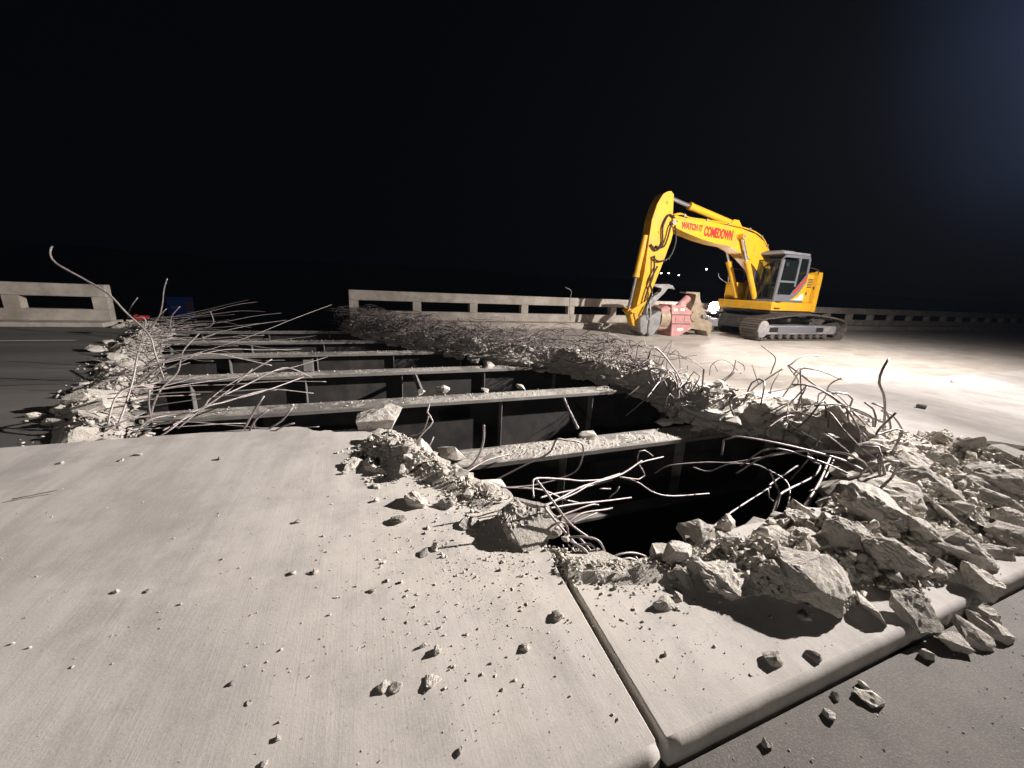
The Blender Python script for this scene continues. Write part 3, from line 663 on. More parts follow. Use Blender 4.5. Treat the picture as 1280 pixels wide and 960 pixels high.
# rims: chunks and gravel along the broken edges
def along(line, t):
    L = [(b - a).length for a, b in zip(line[:-1], line[1:])]; q = t * sum(L)
    for a, b, l in zip(line[:-1], line[1:], L):
        if q <= l: return a.lerp(b, q / l), (b - a).normalized()
        q -= l
    return line[-1].copy(), (line[-1] - line[-2]).normalized()
def rim_h(d, hmax, w): return hmax * max(0, 1 - abs(d - w * 0.35) / w)
def rim_surf(p, d, w, hmax):
    v = Vector((p.x, p.y, 0)); e = sst(-0.04, 0.16, d) * sst(w, w * 0.45, d)
    c = noise.voronoi(v * 6)[0]
    return hmax * e * max(0.1, 0.75 + 0.8 * noise.noise(v * 1.6)) + e * (0.09 * (c[1] - c[0]) + 0.03 * noise.noise(v * 19))
def rim_ribbon(line, side, w, hmax, label):
    P = []
    for a, b in zip(line[:-1], line[1:]):
        n = max(1, int((b - a).length / 0.07)); P += [a.lerp(b, k / n) for k in range(n)]
    P.append(line[-1]); nr = []
    for i in range(len(P)):
        t = P[min(i + 6, len(P) - 1)] - P[max(i - 6, 0)]; nr.append(Vector((-t.y, t.x, 0)).normalized() * side)
    nd = max(4, int(w / 0.055)); V = []; Fs = []; SK = 4
    for p, n in zip(P, nr):
        lip = -0.04 + 0.12 * noise.noise(p * 4.3) + 0.07 * noise.noise(p * 13)
        for k in range(-SK, nd + 1):
            d = lip + (w - lip) * max(0, k) / nd; q = p + n * d; q.x += 0.03 * noise.noise(q * 9); q.y += 0.03 * noise.noise(q * 9 + Vector((5, 0, 0)))
            if k >= 0: z = p.z + rim_surf(q, d, w, hmax) - 0.012
            else:
                q += n * (0.09 * noise.noise(Vector((p.x * 6, p.y * 6, k * 0.9))) + 0.02 * -k); z = p.z + rim_surf(q, lip, w, hmax) - 0.012 - 0.075 * -k
            V.append((q.x, q.y, z))
    nc = nd + 1 + SK
    for i in range(len(P) - 1):
        for k in range(nc - 1): a = i * nc + k; Fs.append((a, a + 1, a + nc + 1, a + nc))
    me = bpy.data.meshes.new('rubble_heap'); me.from_pydata(V, [], Fs); me.update(); o = link('rubble_heap', me, 'broken'); o['kind'] = 'stuff'; o['label'] = label; o['category'] = 'rubble'
def rim_scatter(line, side, w, hmax, nch, ngr, srange, label, group, grs=(0.02, 0.09), fl_=(0.3, 0.7), wch=1.0):
    rim_ribbon(line, side, w * 1.1, hmax, 'crushed concrete bed under the ' + group)
    for i in range(nch):
        p, t = along(line, rnd.random()); n = Vector((-t.y, t.x, 0)) * side
        d = rnd.triangular(0.0, w * wch, w * 0.25); q = p + n * d; s = rnd.uniform(*srange); fl = rnd.uniform(*fl_)
        q.z = p.z + rim_surf(q, d, w * 1.1, hmax) + s * fl * 0.12
        rock(q, s, 3000 + N_CHUNK[0], label, group, fl, 0.5, cuts=1 if s < 0.2 else 2)
    for i in range(ngr):
        p, t = along(line, rnd.random()); n = Vector((-t.y, t.x, 0)) * side
        d = rnd.triangular(0.0, w * 1.5, w * 0.2); q = p + n * d; s = grs[0] * (grs[1] / grs[0]) ** (rnd.random() ** 1.6)
        q.z = p.z + rim_surf(q, d, w * 1.1, hmax) + s * 0.1; gravel(q, s)
rim_scatter(RIM_R, -1, 1.35, 0.27, 44, 2400, (0.12, 0.36), 'concrete fragment caught in the rebar along the far right rim', 'fragments along the far right rim', (0.02, 0.11))
rim_scatter(RIM_L, -1, 0.62, 0.12, 50, 1300, (0.14, 0.40), 'pale concrete fragment strewn along the left broken rim', 'fragments along the left rim', (0.02, 0.10), (0.22, 0.5), 1.5)
rim_scatter(RIM_LM[4:8], 1, 0.50, 0.11, 26, 1300, (0.06, 0.16), 'pale crumb of concrete in the mound on the far slab rim', 'crumbs of the mound on the slab rim', (0.008, 0.05))
rim_scatter(RIM_LM[2:6], 1, 0.34, 0.055, 14, 1000, (0.05, 0.13), 'pale crumb of concrete between the mound and the squared block', 'crumbs along the near left rim', (0.006, 0.045))
rim_scatter(RIM_RM[10:], 1, 0.20, 0.05, 6, 1000, (0.04, 0.10), 'pale crumb of concrete on the crumbling near rim', 'crumbs along the near rim', (0.005, 0.035))
rim_scatter(RIM_RM[:8], 1, 1.0, 0.16, 34, 1300, (0.10, 0.34), 'concrete fragment on the slab rim behind the bent bar cluster', 'fragments on the rim behind the bar cluster', (0.015, 0.08))
# grit over the heap, the slab, the pavement and the girders
for i in range(4200):
    x = rnd.uniform(min(xs), max(xs)); y = rnd.uniform(min(ys), max(ys)); h = heap_h(x, y)
    if h > 0.01: gravel(Vector((x, y, h + rnd.uniform(0, 0.04))), 0.012 * 9 ** (rnd.random() ** 1.3))
for i in range(170): gravel(Vector((rnd.uniform(0.99, 1.3), rnd.uniform(1.70, 1.93), rnd.uniform(-0.15, -0.05))), 0.02 * 3.5 ** (rnd.random() ** 1.4))
for i in range(90): gravel(Vector((rnd.uniform(0.98, 1.08), rnd.uniform(1.68, 1.86), rnd.uniform(-0.08, 0.0))), rnd.uniform(0.015, 0.06))
c0 = Vector((1.1, 1.9, 0))
HOLEM = [(p.x, p.y) for p in RIM_LM[::-1]] + [(-0.8, ME)] + [(4.7, ME)] + [(p.x, p.y) for p in RIM_RM]
k = 0
while k < 3600:
    r = abs(rnd.gauss(0, 1.05)); a = rnd.uniform(0, 6.28); x = c0.x + r * math.cos(a) * 1.2; y = c0.y + r * math.sin(a) * 0.9
    if y < MN + 0.05 or y > ME or inside((x, y), HOLEM) or 0.9 < x < 1.06: k += 1; continue
    gravel(Vector((x, y, 0.001)), rnd.choice([0.004, 0.005, 0.006, 0.008, 0.011, 0.015, 0.021]) * rnd.uniform(0.6, 1.3) * (1.25 if r < 1 else 0.85)); k += 1
k = 0
while k < 5200:
    r = abs(rnd.gauss(0, 0.9)); a = rnd.uniform(0, 6.28); x = 1.0 + r * math.cos(a) * 1.4; y = 2.0 + r * math.sin(a)
    k += 1
    if y < MN + 0.05 or y > ME or inside((x, y), HOLEM) or 0.9 < x < 1.06: continue
    gravel(Vector((x, y, 0.001)), rnd.uniform(0.002, 0.006))
for i in range(600):
    x = rnd.uniform(-3.2, 6); y = rnd.uniform(MN + 0.06, ME)
    if inside((x, y), HOLEM): continue
    gravel(Vector((x, y, 0.001)), rnd.uniform(0.004, 0.013))
for i in range(1100):
    x = rnd.uniform(0.6, 5); y = rnd.uniform(-0.6, MN - 0.02)
    gravel(Vector((x, y, ZA + 0.001)), rnd.choice([0.003, 0.004, 0.006, 0.008, 0.012]) * rnd.uniform(0.7, 1.5))
def crust(gy, gob):
    def cz(x, y):
        v = Vector((x, gy + y, 1.7)); m_ = 0.5 + 0.7 * noise.noise(v * 0.9) + 0.25 * noise.noise(v * 4)
        c = noise.voronoi(v * 17)[0]
        return -0.006 + min(1, max(0, m_ * 1.3 + 0.35 * noise.noise(v * 11))) * (0.012 + 0.020 * (c[1] - c[0]) + 0.010 * noise.noise(v * 60)) * (1 if abs(y) < 0.17 else 0.45)
    o = grid('concrete_crust', -8, 8.5, -0.216, 0.216, 560, 15, cz, 'crust'); o.data.polygons.foreach_set('use_smooth', [False] * len(o.data.polygons))
    o.parent = gob; o.location = (0, 0, 0)
for gi, gy in enumerate(GY[1:], 1):
    crust(gy, GOB[gi])
    for i in range(700):
        x = rnd.uniform(-6.5, 7); dens = 0.5 + 0.5 * noise.noise(Vector((x * 1.1, gy, 3)))
        if rnd.random() > 0.15 + dens: continue
        gravel(Vector((x, gy + rnd.uniform(-0.17, 0.19), ZF + 0.01 + rnd.uniform(0, 0.02) * dens)), 0.008 * 7 ** (rnd.random() ** 2))
for i in range(420):      # loose stones on the far decks
    x = rnd.uniform(3, 22); y = rnd.uniform(4.8, 14)
    if pdist((x, y), [(p.x, p.y) for p in RIM_R]) < 3 and x > 5: gravel(Vector((x, y, ZR + 0.005)), rnd.uniform(0.015, 0.05))
V = np.concatenate(GV); T = np.concatenate(GF); me = bpy.data.meshes.new('concrete_gravel')
me.vertices.add(len(V)); me.vertices.foreach_set('co', V.astype(np.float32).ravel())
me.loops.add(T.size); me.loops.foreach_set('vertex_index', T.ravel().astype(np.int32))
me.polygons.add(len(T)); me.polygons.foreach_set('loop_start', np.arange(0, T.size, 3, dtype=np.int32)); me.polygons.foreach_set('loop_total', np.full(len(T), 3, dtype=np.int32))
me.update(calc_edges=True); o = link('concrete_gravel', me, 'broken'); o['kind'] = 'stuff'; o['label'] = 'crushed concrete grit scattered on slabs, rims and girders'; o['category'] = 'gravel'
# larger lumps lying on the girders
for px, py, w, lb, z in ((553, 487, 20, 'dark pile of crumbs on the second girder', ZF), (525, 490, 14, 'small lump left of the crumb pile on the second girder', ZF), (607, 488, 12, 'small lump in the middle of the second girder', ZF), (650, 483, 14, 'lump toward the right end of the second girder', ZF), (735, 545, 22, 'crumbled lump on the nearest girder', ZF), (612, 457, 20, 'pale block at the right end of the third girder', ZF), (594, 451, 12, 'small pale stone near the end of the third girder', ZF), (830, 528, 20, 'pale stone at the right end of the nearest girder', ZF), (565, 570, 40, 'flat slab piece lying on the left end of the nearest girder', ZF)):
    p = at(px, py + 2, z); s = w * depth(p) / F; rock(p + Vector((0, 0, s * 0.12)), s, 5000 + px, lb, None, 0.5, cuts=1, name='concrete_chunk')

# ------------------------------------------------------------------ rebar
NB = [0]
def bar(px, Y0, Y1, r, label, group=None, rib=0.0, step=0.05):
    n = len(px); pts = [aty(x, y, Y0 + (Y1 - Y0) * i / (n - 1)) for i, (x, y) in enumerate(px)]
    NB[0] += 1
    return tag(tube('rebar', pts, r, 'rebar', None, 6, 0.011 if rib else step, rib), label, 'rebar', group)
LG = 'bent bars over the left side of the hole'; NG = 'bars sprouting from the near left rim'; HG = 'bars hooked over the hole'; RG = 'bent bar cluster on the right rim'
BARS = [
 ([(65, 308), (62.5, 316), (70, 329), (107, 350), (135, 367), (157, 390), (186, 418), (194, 442), (205, 474)], 8.2, 7.6, .014, 'longest bent bar, arching up over the end of the left railing', LG),
 ([(209, 348), (205, 362), (203, 380), (199, 395), (189, 410)], 12.5, 12.5, .016, 'tall wavy bar left of the blue sign', LG),
 ([(208, 386), (198, 396), (188, 409)], 12.7, 12.7, .014, 'short bar leaning against the tall wavy bar', LG),
 ([(225, 383), (215, 395), (212, 411)], 13, 13, .016, 'bar standing in front of the blue sign', LG),
 ([(263, 389), (267, 402), (262, 409)], 14, 14, .015, 'crooked bar standing right of the blue sign', LG),
 ([(141, 547), (155, 512), (166, 475), (172, 443)], 5.2, 5.8, .012, 'straight bar leaning steeply at the left rim', LG),
 ([(135, 532), (139, 512), (147, 494), (165, 484), (186, 481), (200, 477)], 5.2, 5.8, .011, 'hooped bar arching right from the left rim', LG),
 ([(188, 525), (192, 506), (202, 486), (222, 465), (229, 439), (249, 417)], 5.6, 8.2, .012, 'kinked bar rising across the left rubble', LG),
 ([(169, 546), (178, 532), (196, 522), (249, 512), (263, 498), (289, 479), (340, 449)], 4.9, 6.6, .011, 'long bar sweeping right from the left slab corner', LG),
 ([(131, 539), (161, 524), (188, 520), (245, 514)], 5.0, 5.3, .010, 'low bar lying from the left rim toward the right', LG),
 ([(204, 538), (251, 512), (283, 490), (316, 461)], 4.9, 6.5, .010, 'straight slanting bar across the first dark gap', LG),
 ([(222, 536), (255, 510), (283, 502), (314, 492), (340, 486)], 4.9, 5.6, .010, 'bar bent low over the first dark gap', LG),
 ([(280, 494), (310, 480), (347, 462), (365, 461), (390, 472)], 5.6, 6.6, .011, 'bar with a drooping tip over the second girder', LG),
 ([(280, 502), (330, 489), (380, 471)], 5.5, 6.4, .010, 'straight bar under the one with a drooping tip', LG),
 ([(88, 507), (121, 481), (161, 467), (194, 455), (234, 445), (263, 442), (295, 447), (340, 457)], 6.8, 7.8, .013, 'long bowed bar spanning the left rubble', LG),
 ([(172, 441), (182, 400), (165, 398)], 9, 9, .012, 'bar looped beside the long arching bar', LG),
 ([(160, 398), (163, 385), (172, 372)], 13, 13, .014, 'thin upright stub behind the left railing end', LG),
 ([(190, 528), (186, 505), (187, 487)], 5.4, 5.4, .010, 'short upright stub in the left rubble', LG),
 ([(150, 470), (135, 495), (108, 500)], 6.8, 6.6, .012, 'curled bar on the outer left rubble', LG),
 ([(305, 537), (317, 515), (330, 495)], 4.5, 4.5, .011, 'left of three short hooks on the slab far edge', NG),
 ([(312, 538), (322, 522), (336, 512)], 4.5, 4.5, .011, 'middle of three short hooks on the slab far edge', NG),
 ([(336, 536), (352, 526), (365, 510)], 4.5, 4.5, .011, 'right of three short hooks on the slab far edge', NG),
 ([(345, 538), (356, 532), (368, 529)], 4.45, 4.4, .010, 'stub lying flat beside the three hooks', NG),
 ([(537, 505), (534, 515), (541, 527), (528, 542), (520, 553)], 4.1, 3.9, .010, 'wavy bar sticking up right of the mound', NG),
 ([(536, 520), (528, 540), (513, 545)], 4.1, 4.2, .008, 'thin loop at the foot of the wavy bar', NG),
 ([(542, 546), (536, 558), (526, 566)], 3.9, 3.8, .008, 'short stub below the wavy bar', NG),
 ([(605, 531), (604, 553), (595, 575), (576, 594)], 3.4, 3.3, .011, 'upright bar before the nearest girder', NG, 1),
 ([(576, 594), (555, 590), (540, 596)], 3.3, 3.2, .010, 'bar curling left from the foot of the upright bar', NG),
 ([(580, 592), (610, 575), (640, 567)], 3.4, 3.8, .009, 'dark thin bar resting on the nearest girder', NG),
 ([(620, 600), (651, 584), (686, 566), (695, 550), (707, 550), (728, 556), (725, 581), (711, 594), (670, 606), (630, 610)], 3.0, 3.0, .009, 'dark bar looping under the nearest girder', NG, 1),
 ([(667, 622), (666, 607), (671, 598), (705, 599), (731, 601), (769, 596), (799, 579), (829, 571)], 2.15, 2.7, .0075, 'long bar with a square bend above the squared block', NG, 1),
 ([(671, 600), (690, 625), (712, 654), (739, 674)], 2.1, 1.95, .008, 'bar slanting down from the square bend', NG, 1),
 ([(626, 609), (675, 612), (705, 624), (724, 629)], 2.3, 2.3, .007, 'bar running straight behind the squared block', NG, 1),
 ([(681, 633), (705, 620), (731, 607), (774, 594), (802, 576)], 2.1, 2.6, .008, 'thick ribbed bar bundled over the hole, topmost', NG, 1),
 ([(681, 631), (716, 618), (743, 603), (775, 592)], 2.15, 2.5, .007, 'ribbed bar bundled over the hole, second', NG, 1),
 ([(676, 622), (690, 618), (728, 610), (765, 600)], 2.2, 2.5, .007, 'ribbed bar bundled over the hole, third', NG, 1),
 ([(688, 635), (720, 630), (759, 626), (789, 622)], 2.1, 2.3, .008, 'nearly level bar pointing over the hole', NG, 1),
 ([(692, 648), (716, 639), (739, 631), (748, 631)], 2.05, 2.2, .007, 'ribbed bar below the level bar', NG, 1),
 ([(705, 657), (727, 642), (756, 637), (765, 635)], 2.0, 2.2, .007, 'bent ribbed bar with its cut end over the black hole', NG, 1),
 ([(716, 654), (739, 644), (746, 641)], 2.0, 2.1, .006, 'thin bar lowest of the bundle over the hole', NG, 1),
 ([(797, 577), (797, 570), (799, 564), (806, 563), (816, 570)], 2.6, 2.65, .006, 'thin wire hoop at the tip of the long bar', NG),
 ([(799, 581), (806, 594), (799, 599), (774, 596)], 2.6, 2.5, .006, 'thin wire loop under the long bar tip', NG),
 ([(774, 596), (797, 603), (816, 615), (840, 620), (886, 617)], 2.5, 2.7, .008, 'bar curving out into the black hole', NG, 1),
 ([(750, 611), (763, 611)], 2.4, 2.45, .007, 'short cut end seen beside the bundle', NG),
 ([(761, 623), (771, 614), (774, 608)], 2.35, 2.35, .006, 'short hooked end right of the bundle', NG),
 ([(681, 635), (701, 659), (720, 680), (731, 690)], 2.0, 1.8, .008, 'bar slanting down beside the squared block', NG, 1),
 ([(684, 662), (694, 655), (703, 653), (709, 659), (710, 669)], 1.9, 1.9, .007, 'small hoop right of the squared block', NG, 1),
 ([(711, 672), (729, 671), (748, 676), (757, 693), (763, 710)], 1.85, 1.7, .008, 'bar bent down over the crumbling near rim, outer', NG, 1),
 ([(716, 682), (739, 681), (748, 693), (754, 707)], 1.82, 1.7, .008, 'bar bent down over the crumbling near rim, inner', NG, 1),
 ([(712, 676), (730, 686), (740, 700)], 1.82, 1.72, .007, 'short bar among the bends at the near rim', NG, 1),
 ([(722, 670), (738, 688), (745, 702)], 1.85, 1.72, .007, 'slanting bar among the bends at the near rim', NG, 1),
 ([(793, 695), (808, 712), (821, 729)], 1.75, 1.6, .009, 'straight bar lying on the near rim crumbs', NG, 1),
 ([(768, 706), (767, 696), (787, 691), (805, 695), (816, 706)], 1.75, 1.75, .008, 'flat hoop of bar on the near rim', NG, 1),
 ([(766, 704), (785, 698), (800, 702), (812, 704)], 1.72, 1.72, .008, 'second flat hoop of bar on the near rim', NG, 1),
 ([(818, 592), (837, 582), (881, 578), (916, 578), (956, 571), (1008, 563), (1015, 562)], 3.2, 2.5, .008, 'longest ribbed bar lying level across the black hole', HG, 1),
 ([(866, 584), (886, 589), (912, 580), (944, 581), (961, 588), (980, 599), (987, 612), (985, 631)], 2.9, 2.15, .009, 'bar arching over and down onto the near rim', HG, 1),
 ([(1008, 564), (1016, 577), (1025, 582), (1016, 596), (987, 611), (974, 620), (965, 641)], 2.5, 2.0, .011, 'thick zigzag bar bent down to the near rim', HG, 1),
 ([(997, 582), (969, 601), (960, 608)], 2.6, 2.5, .010, 'dim straight stub across the hole', HG),
 ([(963, 609), (916, 639), (886, 663)], 2.4, 2.0, .009, 'dim straight bar leaning into the hole', HG),
 ([(963, 590), (968, 602), (974, 616), (972, 630), (965, 645)], 2.2, 2.0, .010, 'hooked bar left of the arching bar', HG, 1),
 ([(960, 612), (961, 622), (970, 629)], 2.2, 2.15, .008, 'small curved stub inside the hooked bars', HG),
 ([(1038, 571), (1023, 605), (997, 646), (982, 687), (977, 725)], 2.3, 1.35, .0115, 'tall thick ribbed bar bowing down in front of the heap', HG, 1),
 ([(1042, 575), (1030, 600), (1012, 630), (1000, 650)], 2.35, 1.9, .010, 'bar running beside the tall bowing bar', HG, 1),
 ([(1034, 633), (1025, 652), (1017, 669)], 1.75, 1.6, .010, 'short dark bar standing in the heap', HG, 1),
 ([(1111, 448), (1103, 462), (1099, 478), (1105, 495), (1106, 517), (1103, 543), (1097, 555)], 2.5, 2.4, .013, 'tallest dark bar standing at the right, wavy, against the bright deck', RG),
 ([(985, 456), (1025, 486), (1060, 509), (1104, 528)], 3.9, 2.6, .016, 'long thick dark bar slanting down to the right', RG),
 ([(960, 491), (997, 480), (985, 457)], 4.2, 3.9, .012, 'bar doubled back in a sharp V at the top of the slanting bar', RG),
 ([(988, 456), (1000, 447), (1012, 444), (1024, 445)], 3.9, 3.9, .011, 'hooked bar curling right above the slanting bar', RG),
 ([(974, 502), (989, 481), (1001, 462), (1010, 461), (1027, 464), (1053, 475)], 4.0, 3.5, .011, 'bar arching over with its tip down on the bright deck', RG),
 ([(1006, 514), (1029, 500), (1037, 481), (1055, 471)], 3.6, 3.4, .010, 'bar crossing the arching bar near its tip', RG),
 ([(1022, 504), (1024, 492), (1034, 489), (1046, 493), (1060, 507)], 3.3, 3.0, .009, 'small arched bar right of the slanting bar', RG),
 ([(1081, 503), (1092, 512), (1095, 522), (1092, 543), (1091, 574)], 2.6, 2.4, .012, 'hooked upright bar left of the tallest dark bar', RG),
 ([(1090, 504), (1103, 509), (1111, 522), (1113, 543), (1104, 564)], 2.6, 2.3, .012, 'hooked bar crossing behind the tallest dark bar', RG),
 ([(1101, 513), (1115, 519), (1127, 536), (1134, 559), (1142, 571)], 2.6, 2.2, .011, 'bar arching right from the cluster onto the heap', RG),
 ([(1060, 510), (1061, 526), (1072, 540), (1076, 557)], 2.7, 2.5, .012, 'wavy bar hanging left of the hooked upright bar', RG),
 ([(1065, 514), (1085, 536), (1087, 560), (1080, 581), (1081, 603)], 2.7, 2.0, .012, 'bar with a bright lower end hanging to the heap', RG),
 ([(1067, 516), (1092, 538), (1096, 557), (1104, 576), (1112, 590)], 2.7, 2.1, .010, 'thin bar running down the middle of the cluster', RG),
 ([(1108, 530), (1100, 548), (1098, 560), (1088, 570)], 2.5, 2.3, .012, 'dark bar twisted round the foot of the tallest bar', RG),
 ([(1113, 540), (1114, 552), (1104, 566), (1101, 575)], 2.4, 2.2, .012, 'dark bar bulging right at the foot of the cluster', RG),
 ([(967, 497), (993, 510), (1012, 534), (1039, 562), (1048, 572)], 3.9, 2.5, .012, 'bar running down the dark rim face to the hole', RG),
 ([(984, 521), (1012, 536), (1049, 567), (1062, 576)], 3.4, 2.4, .014, 'dark bar lying on the rim face', RG),
 ([(985, 518), (1000, 516), (1032, 526), (1063, 545), (1077, 571), (1072, 590), (1063, 603)], 3.4, 2.0, .011, 'bar looping from the rim down beside the hole', RG, 1),
 ([(1003, 533), (1006, 547), (998, 562)], 3.2, 3.1, .007, 'thin wire hanging on the dark rim face', RG),
 ([(1104, 569), (1120, 558), (1130, 571)], 2.2, 2.1, .009, 'low bent bar on the heap right of the cluster', RG, 1),
 ([(1072, 580), (1062, 600), (1048, 625)], 2.1, 1.9, .012, 'bar angled down at the rim left of the cluster', RG, 1),
 ([(1066, 575), (1058, 592), (1045, 612)], 2.2, 2.0, .011, 'bar parallel to the angled bar on the rim', RG, 1),
 ([(1048, 592), (1030, 606), (1010, 615)], 2.3, 2.3, .009, 'bar crossing low behind the tall bowing bar', RG),
 ([(952, 432), (969, 447), (966, 460), (963, 468)], 5.2, 5.2, .012, 'S-shaped bar standing on the rim before the excavator track', RG),
 ([(848, 441), (850, 458), (845, 474)], 6.2, 6.2, .011, 'straight upright bar on the far rim below the breaker', RG),
 ([(853, 447), (870, 454), (890, 454), (897, 464)], 6.4, 6.2, .009, 'thin bar bowed level on the far rim', RG),
 ([(920, 450), (914, 467), (894, 480), (870, 494)], 5.0, 5.2, .011, 'bar curving up from the rim, left of a pair', RG),
 ([(920, 464), (903, 478), (887, 485), (875, 493)], 5.0, 5.2, .011, 'bar curving up from the rim, right of a pair', RG),
 ([(980, 460), (958, 474), (937, 491), (928, 517)], 4.4, 4.6, .013, 'thick dark bar sloping across the rim', RG),
 ([(887, 469), (889, 457), (900, 450), (912, 453), (922, 463)], 5.8, 5.6, .009, 'round hoop of bar on the far rim', RG),
 ([(922, 452), (929, 456), (931, 463), (925, 467)], 5.4, 5.3, .009, 'small round hoop right of the larger hoop', RG),
 ([(940, 456), (944, 468), (948, 480)], 5.0, 4.9, .010, 'short bar beside the dark lump on the rim', RG),
 ([(975, 465), (965, 482), (962, 497)], 4.4, 4.3, .011, 'bar dropping from the V bend', RG),
 ([(706, 359), (714, 364), (712, 378), (713, 401)], 11.5, 11.5, .011, 'single hooked wire standing before the far railing', RG),
 ([(15, 624), (40, 619), (80, 611)], 3.42, 3.47, .004, 'thin wire lying on the far left of the slab', None),
 ([(1085, 668), (1125, 662), (1105, 660)], 1.5, 1.6, .006, 'thin wire lying across the middle of the heap', None)]
for e in BARS:
    bar(e[0], e[1], e[2], e[3], e[4], e[5], 0.14 if len(e) > 6 else 0.0)
o = None
# random bars: left mat, far right tangle; the nearest/longest as things, the rest joined
TV = []; TF = []; TN = [0]
def rbar(pts, r, label, group, thing):
    if thing:
        NB[0] += 1; tag(tube('rebar', pts, r, 'tangle' if 'far' in label else 'rebar', None, 5, 0.08), label, 'rebar', group)
    else:
        V, Fs = tube_data(spline(pts, 0.1), r, 4); TV.extend(tuple(v) for v in V); TF.extend(tuple(i + TN[0] for i in f) for f in Fs); TN[0] += len(V)
for i in range(46):
    p, t = along(RIM_L, rnd.random()); y = p.y; ln = rnd.uniform(0.7, 2.7); z = ZR + rnd.uniform(0.0, 0.22)
    a = Vector((p.x - rnd.uniform(-0.2, 0.3), y + rnd.uniform(-.4, .4), z + 0.05)); pts = [a]; d = Vector((1, max(-0.12, rnd.gauss(0.4, 0.4)), rnd.gauss(0.03, 0.05)))
    for k in range(4):
        d = d + Vector((rnd.gauss(0, 0.1), max(-0.2, rnd.gauss(0, 0.22)), rnd.gauss(-0.02, 0.13))); q = pts[-1] + d * (ln / 4)
        q.z = max(q.z, ZF + 0.02); pts.append(q)
    rbar(pts, rnd.uniform(.0055, .0085), 'slender bar in the mat of rebar lying over the left girders', 'mat of bars over the left girders', i < 64)
for i in range(40):
    p, t = along(RIM_L, rnd.random()); a = p + Vector((rnd.uniform(-.3, .3), 0, 0)); h = rnd.uniform(0.15, 0.6)
    b = a + Vector((rnd.gauss(.1, .2), rnd.gauss(0, .2), h * .6)); c = b + Vector((rnd.gauss(.1, .25), rnd.gauss(0, .2), h * .4))
    rbar([a, b, c], .009, 'short bar end sticking up from the left rim', 'bar ends on the left rim', i < 15)
for i in range(820):
    tt = rnd.random() ** 0.8; p, t = along(RIM_R, 0.10 + 0.90 * tt); n = Vector((t.y, -t.x, 0))
    c = p + n * rnd.triangular(-0.35, 1.3, 0.35); c.z = ZR + 0.1 + 0.6 * rnd.random() ** 1.3
    R = rnd.uniform(0.15, 0.5); a0 = rnd.uniform(0, 6.28); sw = rnd.uniform(1.2, 4.2); tl = rnd.uniform(-0.7, 0.7); pts = []
    ax1 = Vector((math.cos(a0), math.sin(a0), 0)); ax2 = Vector((-math.sin(a0) * math.cos(tl), math.cos(a0) * math.cos(tl), math.sin(tl)))
    st = rnd.uniform(0.7, 2.0)
    for k in range(6):
        u = k / 5 * sw - sw / 2; q = c + ax1 * (R * st * math.sin(u)) + ax2 * (R * 0.7 * math.cos(u)) + Vector((rnd.gauss(0, .05), rnd.gauss(0, .05), rnd.gauss(0, .05)))
        q.z = max(q.z, ZR - 0.1); pts.append(q)
    rbar(pts, rnd.uniform(.006, .0095), 'curled wire in the tangle of rebar along the far right rim', 'tangle of wires along the far right rim', i < 95)
for i in range(60):
    p, t = along(RIM_R, rnd.uniform(0.1, 1)); n = Vector((t.y, -t.x, 0)); c = p + n * rnd.uniform(-0.1, 0.9); h = rnd.uniform(0.3, 0.75)
    a = Vector((c.x, c.y, ZR + 0.1)); b = a + Vector((rnd.gauss(0, .2), rnd.gauss(0, .15), h)); e = b + Vector((rnd.gauss(.1, .3), rnd.gauss(0, .2), rnd.gauss(-.1, .15)))
    rbar([a, (a + b) / 2 + Vector((rnd.gauss(0, .08), 0, 0)), b, e], .008, 'wire arching up from the tangle along the far right rim', 'wires arching up from the far rim', i < 22)
RR = RIM_R[:3][::-1] + RIM_RM[:8]
for i in range(46):
    p, t = along(RR, rnd.random()); n = Vector((t.y, -t.x, 0)) * -1; up = rnd.uniform(0.1, 0.55); out_ = rnd.uniform(-0.1, 0.75)
    a = Vector((p.x, p.y, p.z - rnd.uniform(0.0, 0.12))) + n * rnd.uniform(0.05, 0.3); hole = -n
    b = a + Vector((rnd.gauss(0, .12), rnd.gauss(0, .12), up)) + hole * out_ * 0.4; c = b + hole * out_ * 0.5 + Vector((rnd.gauss(0, .2), rnd.gauss(0, .15), rnd.gauss(0.0, 0.15)))
    d = c + hole * out_ * 0.3 + Vector((rnd.gauss(0, .15), rnd.gauss(0, .1), rnd.gauss(-0.22, 0.15)))
    rbar([a, b, c, d], rnd.uniform(.009, .012), 'springy bar curving up from the broken rim behind the bar cluster', 'springy bars on the near right rim', i < 30)
me = bpy.data.meshes.new('rebar_tangle'); me.from_pydata(TV, [], TF); me.update(); o = link('rebar_tangle', me, 'tangle', None, True); o['kind'] = 'stuff'; o['label'] = 'dense tangle of thin rebar along the broken rims'; o['category'] = 'rebar'

# small extras
p = aty(178, 395, 13.2); bm = bmesh.new(); cyl(bm, p + Vector((-.12, 0, -.06)), p + Vector((.14, 0, -.02)), .08, .03, 10); cyl(bm, p + Vector((-.16, 0, -.06)), p + Vector((-.115, 0, -.06)), .10, .10, 10)
tag(obj('traffic_cone', bm, 'plastic'), 'small red plastic piece half buried in the left rubble', 'plastic scrap')
bm = bmesh.new(); pa, pb = aty(519, 470, 8.6), aty(526, 489, 6.7); cyl(bm, pa, pb, .05, .05, 6)
tag(obj('steel_bracket', bm, 'steel'), 'loose steel bracket leaning on the second girder', 'bracket')
pa, pb = aty(384, 452, 9.0), aty(386, 462, 8.8); bm = bmesh.new(); box(bm, (pa + pb) / 2, (0.16, 0.04, (pa - pb).length)); box(bm, (pa + pb) / 2 + Vector((.08, .06, 0)), (0.03, 0.14, (pa - pb).length))
tag(obj('steel_bracket', bm, 'steel'), 'small upright steel bracket on the third girder', 'bracket')
